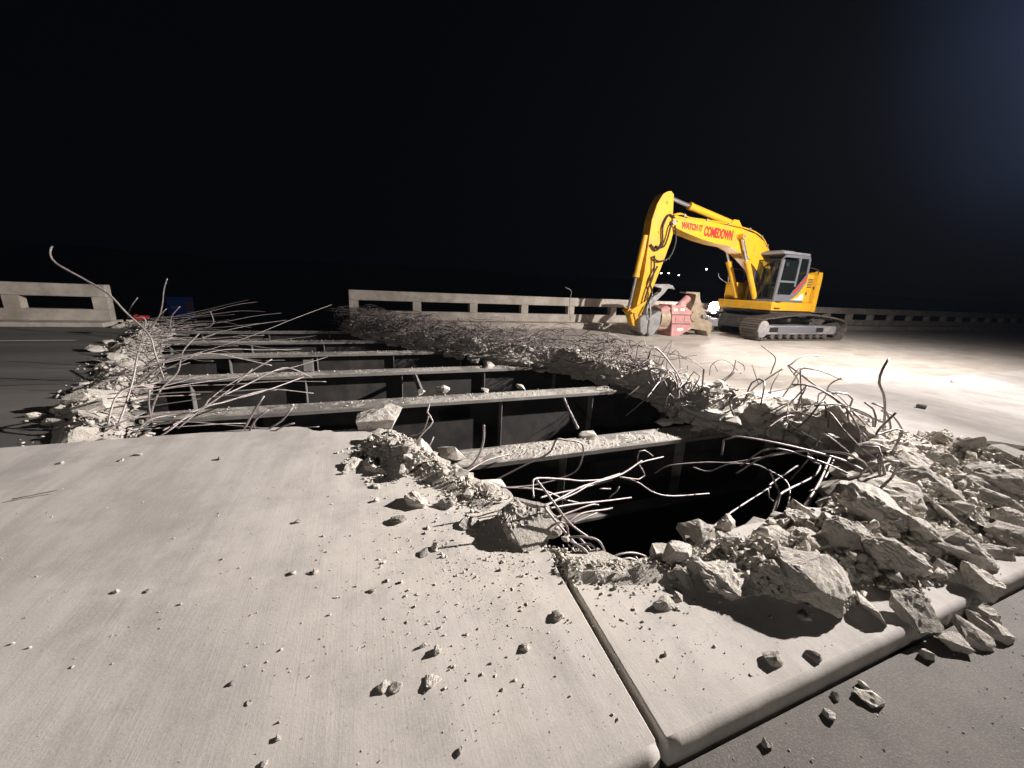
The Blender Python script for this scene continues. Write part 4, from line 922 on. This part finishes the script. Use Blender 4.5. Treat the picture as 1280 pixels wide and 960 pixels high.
pa, pb = aty(705, 498, 5.2), aty(722, 535, 4.2); tag(tube('steel_strip', [pa, aty(709, 508, 5.0), pb], .022, 'greysteel'), 'bright steel strip hanging between the two nearest girders', 'steel strip')

# ------------------------------------------------------------------ excavator
EX = empty('excavator', (17.6, 13.3, ZR), 'yellow tracked excavator with grey cab and red jaw crusher on the deck', 'excavator')
def E(name, bm, m, parent=None, smooth=False): return obj(name, bm, m, parent or EX, smooth)
PROF = [(-2.28, .50), (-2.22, .72), (-1.98, .90), (-1.3, .98), (-.67, 1.05), (.46, 1.13), (1.54, 1.10), (2.4, 1.02), (3.13, .92), (3.48, .75), (3.60, .5), (3.50, .22), (3.2, .035), (2.0, .03), (.6, .03), (-.8, .03), (-1.85, .04), (-2.14, .18)]
for s in (-1, 1):
    y0, y1 = (-2.0, -1.15) if s < 0 else (1.15, 2.0)
    path = spline([(x, 0, z) for x, z in PROF + [PROF[0]]], 0.02)
    L = [0]
    for a, b in zip(path[:-1], path[1:]): L.append(L[-1] + (b - a).length)
    npad = 62; bm = bmesh.new(); j = 0
    for i in range(npad):
        q = i / npad * L[-1]
        while L[j + 1] < q: j += 1
        p = path[j]; t = (path[j + 1] - path[j]).normalized(); nr = Vector((t.z, 0, -t.x)) * -1
        rot = Matrix((t, Vector((0, 1, 0)), nr)).transposed(); w = L[-1] / npad
        box(bm, (p.x, (y0 + y1) / 2, p.z), (w * 0.93, y1 - y0, 0.035), rot)
        box(bm, Vector((p.x, (y0 + y1) / 2, p.z)) + nr * 0.03, (w * 0.18, y1 - y0, 0.045), rot)
        box(bm, Vector((p.x, (y0 + y1) / 2, p.z)) - nr * 0.05, (w * 0.6, 0.22, 0.07), rot)
    tr = E('track_belt', bm, 'track'); tr['kind'] = 'stuff'
    yo = y0 if s < 0 else y1; yi = yo - s * 0.0
    fr = E('track_frame', b2(-1.65, 2.95, y0 + 0.07, y1 - 0.07, .27, .64, 0.03), 'frame')
    E('frame_plate', b2(-1.0, 1.7, (y0 + .055) if s < 0 else (y1 - .07), (y0 + .07) if s < 0 else (y1 - .055), .33, .60, 0.0), 'cabgrey', fr)
    for hx in (-1.25, 1.75): E('step_hole', bx((hx, yo - s * 0.062, .48), (.5, .03, .2), None, .03), 'black', fr)
    E('idler', cy((-1.85, y0 + .1, .5), (-1.85, y1 - .1, .5), .36, seg=24), 'frame')
    sp_ = bmesh.new(); cyl(sp_, (3.1, y0 + .2, .5), (3.1, y1 - .2, .5), .34, seg=24); cyl(sp_, (3.1, y0 + .1, .5), (3.1, y1 - .1, .5), .2, seg=16); E('sprocket', sp_, 'dark')
    for k in range(8):
        E('roller', cy((-1.15 + k * 0.5, y0 + .12, .19), (-1.15 + k * 0.5, y1 - .12, .19), .13, seg=14), 'track')
    for k in (0, 1): E('carrier_roller', cy((-.2 + k * 1.6, y0 + .2, .9), (-.2 + k * 1.6, y1 - .2, .9), .1, seg=12), 'dark')
E('car_body', b2(-.9, 2.2, -1.2, 1.2, .35, .95, .05), 'dark')
E('slew_ring', cy((.75, 0, .95), (.75, 0, 1.25), .75, seg=32), 'dark')
# upper structure
E('deck_frame', b2(-.92, 1.72, -1.4, 1.4, 1.25, 1.63, .03), 'yellow')
E('deck_underside', b2(-.8, 2.0, -1.3, 1.3, 1.12, 1.25), 'dark')
cw = bmesh.new(); plan = [(1.73, -1.4), (2.0, -1.4), (2.24, -1.25), (2.4, -.8), (2.46, 0), (2.4, .8), (2.24, 1.25), (2.0, 1.4), (1.73, 1.4)]
lv = [(1.24, .93), (1.32, 1.0), (2.0, 1.0), (2.75, 1.0), (2.93, .97), (3.0, .88)]; ring = []
for z, k in lv: ring.append([cw.verts.new((1.73 + (x - 1.73) * k, y * (1 if k == 1 else 0.99), z)) for x, y in plan])
for a, b in zip(ring[:-1], ring[1:]):
    for i in range(len(plan)): cw.faces.new((a[i], a[(i + 1) % 9], b[(i + 1) % 9], b[i]))
cw.faces.new(ring[0][::-1]); cw.faces.new(ring[-1]); E('counterweight', cw, 'yellow')
E('side_panel', b2(1.02, 1.44, -1.395, -1.0, 1.64, 2.88, .02), 'yellow')
E('side_door', b2(1.445, 1.725, -1.37, -1.0, 1.64, 2.86, .01), 'yellow_dk')
E('door_latch', bx((1.58, -1.375, 2.3), (.08, .02, .12)), 'black')
E('engine_hood', b2(.95, 1.72, -.98, 1.38, 1.64, 2.72, .04), 'yellow')
E('hood_cover', b2(1.02, 1.7, -.9, .9, 2.72, 2.9, .04), 'cabgrey')
for k in range(6): E('grille_slat', b2(1.06, 1.40, -1.403, -1.394, 2.30 + k * 0.07, 2.335 + k * 0.07), 'dark')
E('panel_seam', b2(1.03, 1.43, -1.402, -1.396, 2.18, 2.195), 'yellow_dk'); E('panel_handle', bx((1.1, -1.41, 2.05), (.05, .03, .12)), 'black')
for zz in (1.72, 2.0): E('step', bx((-.62, -1.43, zz - .35), (.32, .10, .03)), 'dark')
tube('handrail', [(.98, -1.36, 2.9), (.99, -1.36, 3.12), (1.35, -1.36, 3.14), (1.7, -1.36, 3.05), (1.72, -1.36, 2.92)], .02, 'dark', EX, 8)
for yy in (-1.0, 0.0, 1.0): E('lifting_eye', bx((2.3 - .1 * abs(yy), yy, 3.02), (.05, .12, .1)), 'yellow')
for k, (x, z) in enumerate(((-2.62, 4.52), (-2.35, 4.26), (-1.2, 3.85), (-.3, 2.9))): E('boom_boss', cy((x, -.33, z), (x, -.30, z), .10, seg=16), 'yellow_dk' if k == 1 else 'yellow')
for p_, q_ in (((-5.9, 4.68), (-5.3, 4.66)), ((-2.1, 3.75), (-1.4, 3.4))): tube('weld_seam', [(p_[0], -.312, p_[1]), (q_[0], -.312, q_[1])], .012, 'yellow_dk', EX, 6)
for x, z in ((-6.3, 5.2), (-6.5, 4.1), (-6.6, 3.0), (-6.75, 1.6)): E('arm_boss', cy((x, -.235, z), (x, -.21, z), .06, seg=12), 'yellow_dk')
E('exhaust_pipe', cy((1.4, .6, 2.9), (1.4, .6, 3.2), .06), 'dark')
E('tool_box', b2(-.62, .6, .75, 1.38, 1.64, 2.45, .04), 'yellow')
E('fuel_tank', b2(.62, .94, .75, 1.38, 1.64, 2.6, .04), 'yellow')
tube('handrail', [(-.55, 1.32, 2.4), (-.6, 1.34, 2.95), (-.2, 1.34, 3.1), (.4, 1.34, 3.0), (.5, 1.34, 2.5)], .022, 'greysteel', EX, 8)
tube('handrail', [(-.6, .85, 2.4), (-.95, .9, 2.7), (-.75, .95, 3.0)], .02, 'greysteel', EX, 8)
tube('mirror_arm', [(-.6, 1.35, 2.4), (-1.0, 1.5, 2.65), (-1.1, 1.5, 2.85)], .016, 'greysteel', EX, 8)
wl = E('work_light', cy((-.78, 1.7, 1.17), (-.64, 1.7, 1.17), .31, .22, 20), 'dark')
E('lens', cy((-.80, 1.7, 1.17), (-.783, 1.7, 1.17), .29, seg=24), 'worklamp', wl)
E('lamp_bracket', b2(-.66, -.6, 1.3, 1.75, 1.1, 1.5), 'dark')
wsp = bpy.data.lights.new('work_lamp', 'SPOT'); wo = bpy.data.objects.new('work_lamp', wsp); COL.objects.link(wo); wo.parent = EX
wsp.energy = 2000; wsp.color = (1, .88, .84); wsp.spot_size = math.radians(64); wsp.spot_blend = 1.0; wsp.shadow_soft_size = .1
wo.location = (-.85, 1.7, 1.17); wo.rotation_euler = Vector((-1, -.9, 0.10)).to_track_quat('-Z', 'Y').to_euler()
# cab
YC0, YC1 = -1.4, -.2
side = [(-.90, 1.64), (-.82, 3.40), (-.62, 3.62), (.90, 3.66), (.98, 3.45), (1.0, 1.64)]
cab = E('cab', pr([(-.90, 1.64), (-.89, 1.72), (.98, 1.72), (1.0, 1.64)], YC0, YC1), 'cabgrey')
def pil(name, pts, y0, y1, m='cabgrey'): return E(name, pr(pts, y0, y1), m, cab)
for y0, y1 in ((YC0, YC0 + .07), (YC1 - .07, YC1)):
    pil('pillar', [(-.90, 1.722), (-.82, 3.40), (-.66, 3.40), (-.76, 1.722)], y0, y1)
    pil('pillar', [(.24, 2.3), (.26, 3.5), (.36, 3.5), (.34, 2.3)], y0, y1)
    pil('pillar', [(.90, 2.6), (.86, 3.5), (.97, 3.5), (.995, 2.6)], y0, y1)
    pil('roof_side', [(-.82, 3.402), (-.62, 3.60), (.90, 3.62), (.96, 3.502), (-.66, 3.502)], y0, y1)
ln = pil('door_sill', [(-.759, 1.722), (-.75, 1.95), (.10, 1.95), (.30, 2.15), (.98, 2.95), (.995, 1.722)], YC0 + .001, YC0 + .06)
pil('door_rail', [(-.735, 2.46), (-.735, 2.54), (.239, 2.54), (.239, 2.46)], YC0 + .002, YC0 + .05)
pil('rear_wall', [(.90, 1.722), (.90, 2.6), (.98, 2.6), (.98, 1.722)], YC0 + .08, YC1 - .08)
pil('window', [(-.73, 2.54), (-.655, 3.40), (.25, 3.40), (.24, 2.54)], YC0 + .02, YC0 + .03, 'glass')
pil('window', [(-.75, 1.95), (-.733, 2.46), (.24, 2.46), (.24, 2.1), (.10, 1.95)], YC0 + .02, YC0 + .03, 'glass')
pil('window', [(.34, 2.2), (.36, 3.5), (.86, 3.5), (.90, 2.86)], YC0 + .02, YC0 + .03, 'glass')
pil('window', [(-.75, 1.75), (-.655, 3.40), (.86, 3.5), (.90, 1.75)], YC1 - .03, YC1 - .02, 'glass')
ws = bmesh.new(); vv = [ws.verts.new(c) for c in ((-.885, YC0 + .07, 1.80), (-.885, YC1 - .07, 1.80), (-.815, YC1 - .07, 3.40), (-.815, YC0 + .07, 3.40))]; ws.faces.new(vv); E('windscreen', ws, 'glass', cab)
for zz in (1.76, 2.42, 3.40): E('screen_bar', b2(-.90 + (zz - 1.64) * .045, -.85 + (zz - 1.64) * .045, YC0 + .07, YC1 - .07, zz - .02, zz + .02), 'black', cab)
for yy in (-1.1, -.8, -.5): E('screen_bar', pr([(-.905, 1.78), (-.835, 3.38), (-.82, 3.38), (-.89, 1.78)], yy - .008, yy + .008), 'black', cab)
E('roof', b2(-.78, .92, YC0 + .02, YC1 - .02, 3.62, 3.74, .04), 'cablight', cab)
E('roof_guard', b2(-.70, .1, YC0 + .2, YC1 - .2, 3.741, 3.79, .015), 'cabgrey', cab)
E('seat', b2(.1, .65, -1.05, -.55, 1.73, 2.2, .05), 'black', cab)
E('seat_back', b2(.5, .7, -1.05, -.55, 2.201, 2.95, .05), 'black', cab)
E('seat_back', b2(.52, .68, -.95, -.65, 2.951, 3.2, .05), 'plastic', cab)
E('console', b2(-.5, .1, -.5, -.32, 1.73, 2.4, .04), 'dark', cab)
E('door_handle', bx((-.66, YC0 - .01, 2.0), (.08, .03, .12)), 'black', cab)
E('mirror', cy((-.55, YC0 - .06, 3.2), (-.55, YC0 - .03, 3.2), .1, seg=14), 'black', cab)
dl = E('decal', pr([(.12, 1.73), (.995, 1.73), (.995, 2.55), (.62, 2.05), (.40, 1.86)], YC0 - .006, YC0 - .001), 'yellow', cab)
E('decal', pr([(.30, 1.735), (.95, 1.735), (.95, 2.0), (.78, 2.02), (.62, 1.86)], YC0 - .012, YC0 - .008), 'white', cab)
E('decal', pr([(.25, 2.06), (.30, 1.95), (.92, 2.66), (.92, 2.80)], YC0 - .012, YC0 - .008), 'redtext', cab)
# boom
BO = [(-5.98, 4.62), (-5.9, 4.76), (-5.3, 4.72), (-3.75, 4.70), (-2.9, 4.64), (-2.17, 4.60), (-1.31, 4.46), (-.72, 4.2), (-.22, 3.7), (.15, 2.7), (.42, 2.1), (.40, 1.8), (.05, 1.75), (-.25, 2.2), (-.69, 2.85), (-1.06, 3.12), (-1.57, 3.44), (-2.18, 3.68), (-2.77, 3.86), (-3.56, 3.90), (-4.34, 4.0), (-5.35, 4.2), (-5.95, 4.36)]
E('boom', pr(BO, -.31, .31, .012), 'yellow')
E('boom_foot', b2(-.3, .8, -.5, -.36, 1.64, 2.3, .03), 'yellow'); E('boom_foot', b2(-.3, .8, .36, .5, 1.64, 2.3, .03), 'yellow')
for txt, x, z, h, wd, an in (('WATCH IT', -5.52, 4.32, .25, 1.12, .035), ('COMEDOWN', -4.30, 4.13, .40, 1.62, .035)):
    cu = bpy.data.curves.new('lettering', 'FONT'); cu.body = txt; cu.size = 1; cu.extrude = 0.004; cu.offset = 0.05
    tmp = bpy.data.objects.new('tmp', cu); COL.objects.link(tmp); bpy.context.view_layer.update()
    me = bpy.data.meshes.new_from_object(tmp.evaluated_get(bpy.context.evaluated_depsgraph_get())); COL.objects.unlink(tmp); bpy.data.objects.remove(tmp)
    xs_ = [v.co.x for v in me.vertices]; ys_ = [v.co.y for v in me.vertices]; x0, x1, y0, y1 = min(xs_), max(xs_), min(ys_), max(ys_)
    for v in me.vertices:
        u = (v.co.x - x0) / (x1 - x0) * wd; w = (v.co.y - y0) / (y1 - y0) * h
        v.co = Vector((x + u, -.318 + (v.co.z - .0) * 1, z + w - an * u))
    me.materials.clear(); link('lettering', me, 'redtext', EX)
def cylinder_unit(name, a, b, f, y, r):
    a, b = Vector((a[0], y, a[1])), Vector((b[0], y, b[1])); m_ = a.lerp(b, f); dr = (b - a).normalized()
    o = E(name, cy(a, m_, r, seg=18), 'yellow', None, False)
    E('rod', cy(m_ + dr * .005, b, r * .55, seg=14), 'chrome', o); E('gland', cy(m_ - dr * .12, m_ + dr * .012, r * 1.12, seg=18), 'yellow', o)
    bm = bmesh.new(); cyl(bm, b - Vector((0, r * 1.1, 0)), b + Vector((0, r * 1.1, 0)), r * .95, seg=16); E('rod_eye', bm, 'yellow', o); return o
cylinder_unit('arm_cylinder', (-2.45, 4.80), (-6.12, 5.46), .69, 0, .14)
for y in (-.46, .46):
    cylinder_unit('boom_cylinder', (-.85, 1.75), (-2.3, 4.26), .62, y, .12)
E('cylinder_bracket', pr([(-2.8, 4.62), (-2.6, 4.95), (-2.3, 4.95), (-1.9, 4.55)], -.17, .17), 'yellow')
E('boom_pin', cy((-2.3, -.6, 4.26), (-2.3, .6, 4.26), .07), 'greysteel')
AR = [(-6.55, 5.46), (-6.36, 5.58), (-6.17, 5.62), (-6.02, 5.52), (-5.96, 4.83), (-5.76, 4.3), (-5.86, 3.8), (-6.08, 3.06), (-6.34, 2.25), (-6.66, 1.43), (-6.8, .95), (-6.85, .55), (-7.02, .5), (-7.2, .85), (-7.05, 1.8), (-6.96, 2.6), (-6.95, 3.6), (-6.92, 4.5), (-6.76, 5.1)]
E('arm', pr(AR, -.22, .22, .012), 'yellow')
E('arm_pin', cy((-5.95, -.38, 4.5), (-5.95, .38, 4.5), .09), 'greysteel')
cylinder_unit('bucket_cylinder', (-6.98, 3.95), (-7.38, 1.0), .54, -.02, .12)
E('bucket_link', pr([(-7.48, 1.02), (-7.36, 1.1), (-6.75, 1.46), (-6.68, 1.36), (-7.3, .92)], -.30, -.23), 'yellow'); E('bucket_link', pr([(-7.48, 1.02), (-7.36, 1.1), (-6.75, 1.46), (-6.68, 1.36), (-7.3, .92)], .23, .30), 'yellow')
E('bucket_link', pr([(-7.46, 1.06), (-7.3, 1.0), (-6.95, .52), (-7.0, .38), (-7.16, .42)], -.16, .16, .01), 'yellow')
for i, h in enumerate(([(-5.9, 4.66), (-6.2, 4.75), (-6.42, 4.3), (-6.35, 3.7), (-6.6, 3.4), (-6.9, 3.6)], [(-5.85, 4.4), (-5.7, 3.8), (-5.9, 3.2), (-6.4, 3.0), (-6.75, 3.15)], [(-5.8, 4.55), (-6.05, 4.4), (-6.15, 3.9), (-6.3, 3.55), (-6.7, 3.55)], [(-6.7, 3.2), (-6.62, 2.5), (-6.8, 1.9), (-6.9, 1.4)], [(-6.5, 2.8), (-6.75, 2.2), (-6.6, 1.7), (-6.95, .9)])):
    tube('hose', [(x, -.30 - .02 * i, z) for x, z in h], .035, 'black', EX, 8)
for i, (yy, dz) in enumerate(((-.25, .05), (-.15, .09), (.2, .07))):
    tube('hydraulic_pipe', [(-5.85, yy, 4.72 + dz), (-5.5, yy, 4.80 + dz), (-5.0, yy, 4.70 + dz), (-3.6, yy, 4.69 + dz), (-2.2, yy, 4.62 + dz), (-1.3, yy, 4.50 + dz), (-.7, yy, 4.24 + dz), (-.25, yy, 3.80 + dz)], .028, 'yellow', EX, 8)
for x, z in ((-5.4, 4.78), (-4.2, 4.72), (-3.0, 4.68), (-1.7, 4.6), (-.9, 4.36), (-.45, 4.02)): E('pipe_clamp', bx((x, -.1, z + .03), (.08, .42, .1)), 'greysteel')
for i in range(2): tube('hose', [(-6.6, -.26, 1.5), (-6.75 + .2 * i, -.4, 1.0), (-6.65 + .1 * i, -.42, .7), (-6.4, -.4, .9)], .03, 'greysteel', EX, 8)
# jaw crusher hanging from the arm and lying on the deck
CR = E('crusher', pr([(-7.05, .72), (-6.9, .86), (-6.62, .88), (-6.62, .14), (-6.75, .06), (-6.95, .2)], -.42, .42, .02), 'greysteel')
E('bearing_block', pr([(-6.6, .80), (-6.15, 1.06), (-6.02, 1.0), (-6.02, .40), (-6.3, .08), (-6.5, .04), (-6.6, .2)], -.45, .45, .02), 'greysteel', CR)
E('rotator_flange', cy((-6.0, 0, .72), (-5.55, 0, .72), .50, .52, 28), 'tan', CR)
E('rotator_housing', pr([(-6.0, 1.15), (-5.75, 1.28), (-5.52, 1.2), (-5.52, .34), (-5.98, .30)], -.38, .38, .02), 'red', CR)
E('red_housing', pr([(-5.5, 1.31), (-4.85, 1.31), (-4.36, 1.08), (-4.3, .58), (-4.25, .30), (-4.55, .22), (-4.85, .0), (-5.3, .0), (-5.36, .55)], -.40, .40, .02), 'red', CR)
for z0, z1 in ((.90, .93), (.52, .55)): E('housing_seam', b2(-5.42, -4.36, -.412, -.401, z0, z1), 'dark', CR)
for q in ((-5.2, .62, -4.85, .86), (-4.72, .62, -4.42, .86)): E('hatch', b2(q[0], q[2], -.425, -.401, q[1], q[3], .008), 'red', CR)
E('lower_jaw', pr([(-4.32, .98), (-3.9, .80), (-3.35, .72), (-3.02, .55), (-2.98, .30), (-3.1, -.02), (-3.2, .02), (-3.3, .25), (-4.25, .32)], -.36, .36, .02), 'tan', CR)
E('upper_jaw', pr([(-4.25, 1.0), (-4.05, 1.55), (-4.05, 1.80), (-4.62, 1.82), (-4.62, 1.88), (-3.86, 1.88), (-3.82, 1.6), (-3.55, 1.2), (-3.3, .98), (-3.05, .72), (-3.4, .62), (-4.0, .74)], -.20, .20, .015), 'tan', CR)
E('jaw_cylinder', cy((-4.75, 0, 1.22), (-4.3, 0, 1.62), .16, seg=18), 'red', CR)
E('jaw_pivot', cy((-4.2, -.44, .86), (-4.2, .44, .86), .2, seg=20), 'tan', CR)
for x, z in ((-3.5, .86), (-3.22, .80), (-3.1, .42)): E('jaw_tooth', bx((x, -.1, z), (.22, .5, .16), None, .03), 'greysteel', CR)
for x0, x1, z in ((-5.35, -5.16, 1.12), (-5.0, -4.78, 1.14), (-5.02, -4.7, .30)): E('scuff_mark', bx(((x0 + x1) / 2, -.404, z), (x1 - x0, .004, .10), None, 0), 'white', CR)
E('jaw_hook', pr([(-6.62, 1.1), (-6.30, 1.2), (-5.95, 1.56), (-5.70, 1.78), (-5.56, 1.98), (-5.36, 2.0), (-5.16, 1.94), (-5.3, 2.10), (-5.55, 2.15), (-6.3, 2.12), (-6.3, 2.03), (-5.86, 1.98), (-5.9, 1.82), (-6.28, 1.6)], -.10, .10, .01), 'greysteel', CR)
E('support_stone', bx((-4.66, -.2, .06), (.2, .2, .14), None, .04), 'frame', CR)
# ------------------------------------------------------------------ labels: drop what nothing shows, name the rest apart
bpy.context.view_layer.update(); DG = bpy.context.evaluated_depsgraph_get()
def pix(p):
    c = Vector(p) - EYE; z = c.dot(fwd); return 640 + F * c.dot(right) / z, 480 + F * c.dot(down) / z
def seen(o):
    vs = o.data.vertices; n = len(vs); hits = 0
    for k in range(0, n, max(1, n // 24)):
        w = o.matrix_world @ vs[k].co; x, y = pix(w)
        if not (0 < x < 1280 and 0 < y < 960): continue
        org = EYE.copy(); d = (w - org).normalized(); h = SC.ray_cast(DG, org, d)
        if h[0] and h[4] and h[4].name == 'haze': h = SC.ray_cast(DG, h[1] + d * 1e-3, d)
        if h[0] and h[4] is not None and h[4].name == o.name: hits += 1
    return hits
ORD = 'first second third fourth fifth sixth seventh eighth ninth tenth eleventh twelfth thirteenth fourteenth fifteenth'.split()
FR = {'fragments packed in the right heap': 'of the right heap', 'fragments along the left rim': 'on the left rim', 'fragments along the far right rim': 'on the far right rim', 'fragments on the rim behind the bar cluster': 'behind the bar cluster', 'crumbs of the mound on the slab rim': 'in the slab mound', 'crumbs along the near left rim': 'beside the squared block', 'crumbs along the near rim': 'on the near rim'}
for g, place in FR.items():
    mem = [o for o in SC.objects if o.get('group') == g]; cl = {}
    keep = []
    for o in mem:
        if seen(o) == 0: bpy.data.objects.remove(o)
        else: keep.append(o)
    if not keep: continue
    info = []
    for o in keep:
        x, y = pix(o.matrix_world.translation); w = max(o.dimensions) * F / depth(o.matrix_world.translation); info.append((o, x, y, w))
    ys_s = sorted(i[2] for i in info); ws_s = sorted(i[3] for i in info); n = len(info)
    for o, x, y, w in info:
        zone = 'back' if y < ys_s[n // 3] else 'middle' if y < ys_s[2 * n // 3] else 'front'
        size = 'small' if w < ws_s[n // 3] else 'medium' if w < ws_s[2 * n // 3] else 'large'
        dm = sorted(o.dimensions); shape = 'flat' if dm[0] < 0.5 * dm[1] else 'blocky'
        cl.setdefault((size, shape, zone) if n > 14 else (size, shape, ''), []).append((x, o))
    for (size, shape, zone), L in cl.items():
        L.sort(key=lambda q: q[0])
        for k, (x, o) in enumerate(L):
            first = 'only' if len(L) == 1 else 'leftmost' if k == 0 else 'rightmost' if k == len(L) - 1 else ORD[k] + ' from left'
            o['label'] = ('%s %s %s concrete fragment %s%s' % (first, size, shape, 'at the %s ' % zone if zone else '', place)).replace('only', 'the only', 1)
for o in [o for o in SC.objects if o.get('category') == 'rebar' and o.type == 'MESH' and not o.get('kind')]:
    if seen(o) == 0: bpy.data.objects.remove(o)
def reband(group, key, names):
    for o in [o for o in SC.objects if o.get('group') == group]:
        v = key(o); o['label'] = next(nm for lim, nm in names if v < lim)
mid = lambda o: sum((v.co for v in o.data.vertices), Vector()) / len(o.data.vertices)
reband('mat of bars over the left girders', lambda o: mid(o).y, [(6.4, 'slender bar lying over the gap between nearest and second girders, at left'), (8.8, 'slender bar lying over the gap between second and third girders, at left'), (11.2, 'slender bar lying over the gap between third and fourth girders, at left'), (99, 'slender bar lying over the farthest girders, at left')])
reband('springy bars on the near right rim', lambda o: mid(o).y, [(2.9, 'springy bar curving up from the rim beside the tallest dark bar'), (3.6, 'springy bar curving up from the rim face under the slanting bar'), (4.4, 'springy bar curving up where the slab meets the road rim'), (99, 'springy bar curving up from the road rim by the nearest girder end')])
for gn, wd in (('tangle of wires along the far right rim', 'curled wire tangled on the far right rim'), ('wires arching up from the far rim', 'wire arching up from the far right rim')):
    reband(gn, lambda o: mid(o).y, [(6.4, wd + ', at its near end by the bar cluster'), (8.8, wd + ', beyond the second girder end'), (11.2, wd + ', beyond the third girder end'), (13.5, wd + ', beyond the fourth girder end'), (99, wd + ', in front of the concrete railing')])
print('chunks', N_CHUNK[0], 'bars', NB[0], 'gravel tris', len(T), 'tangle', len(TF))
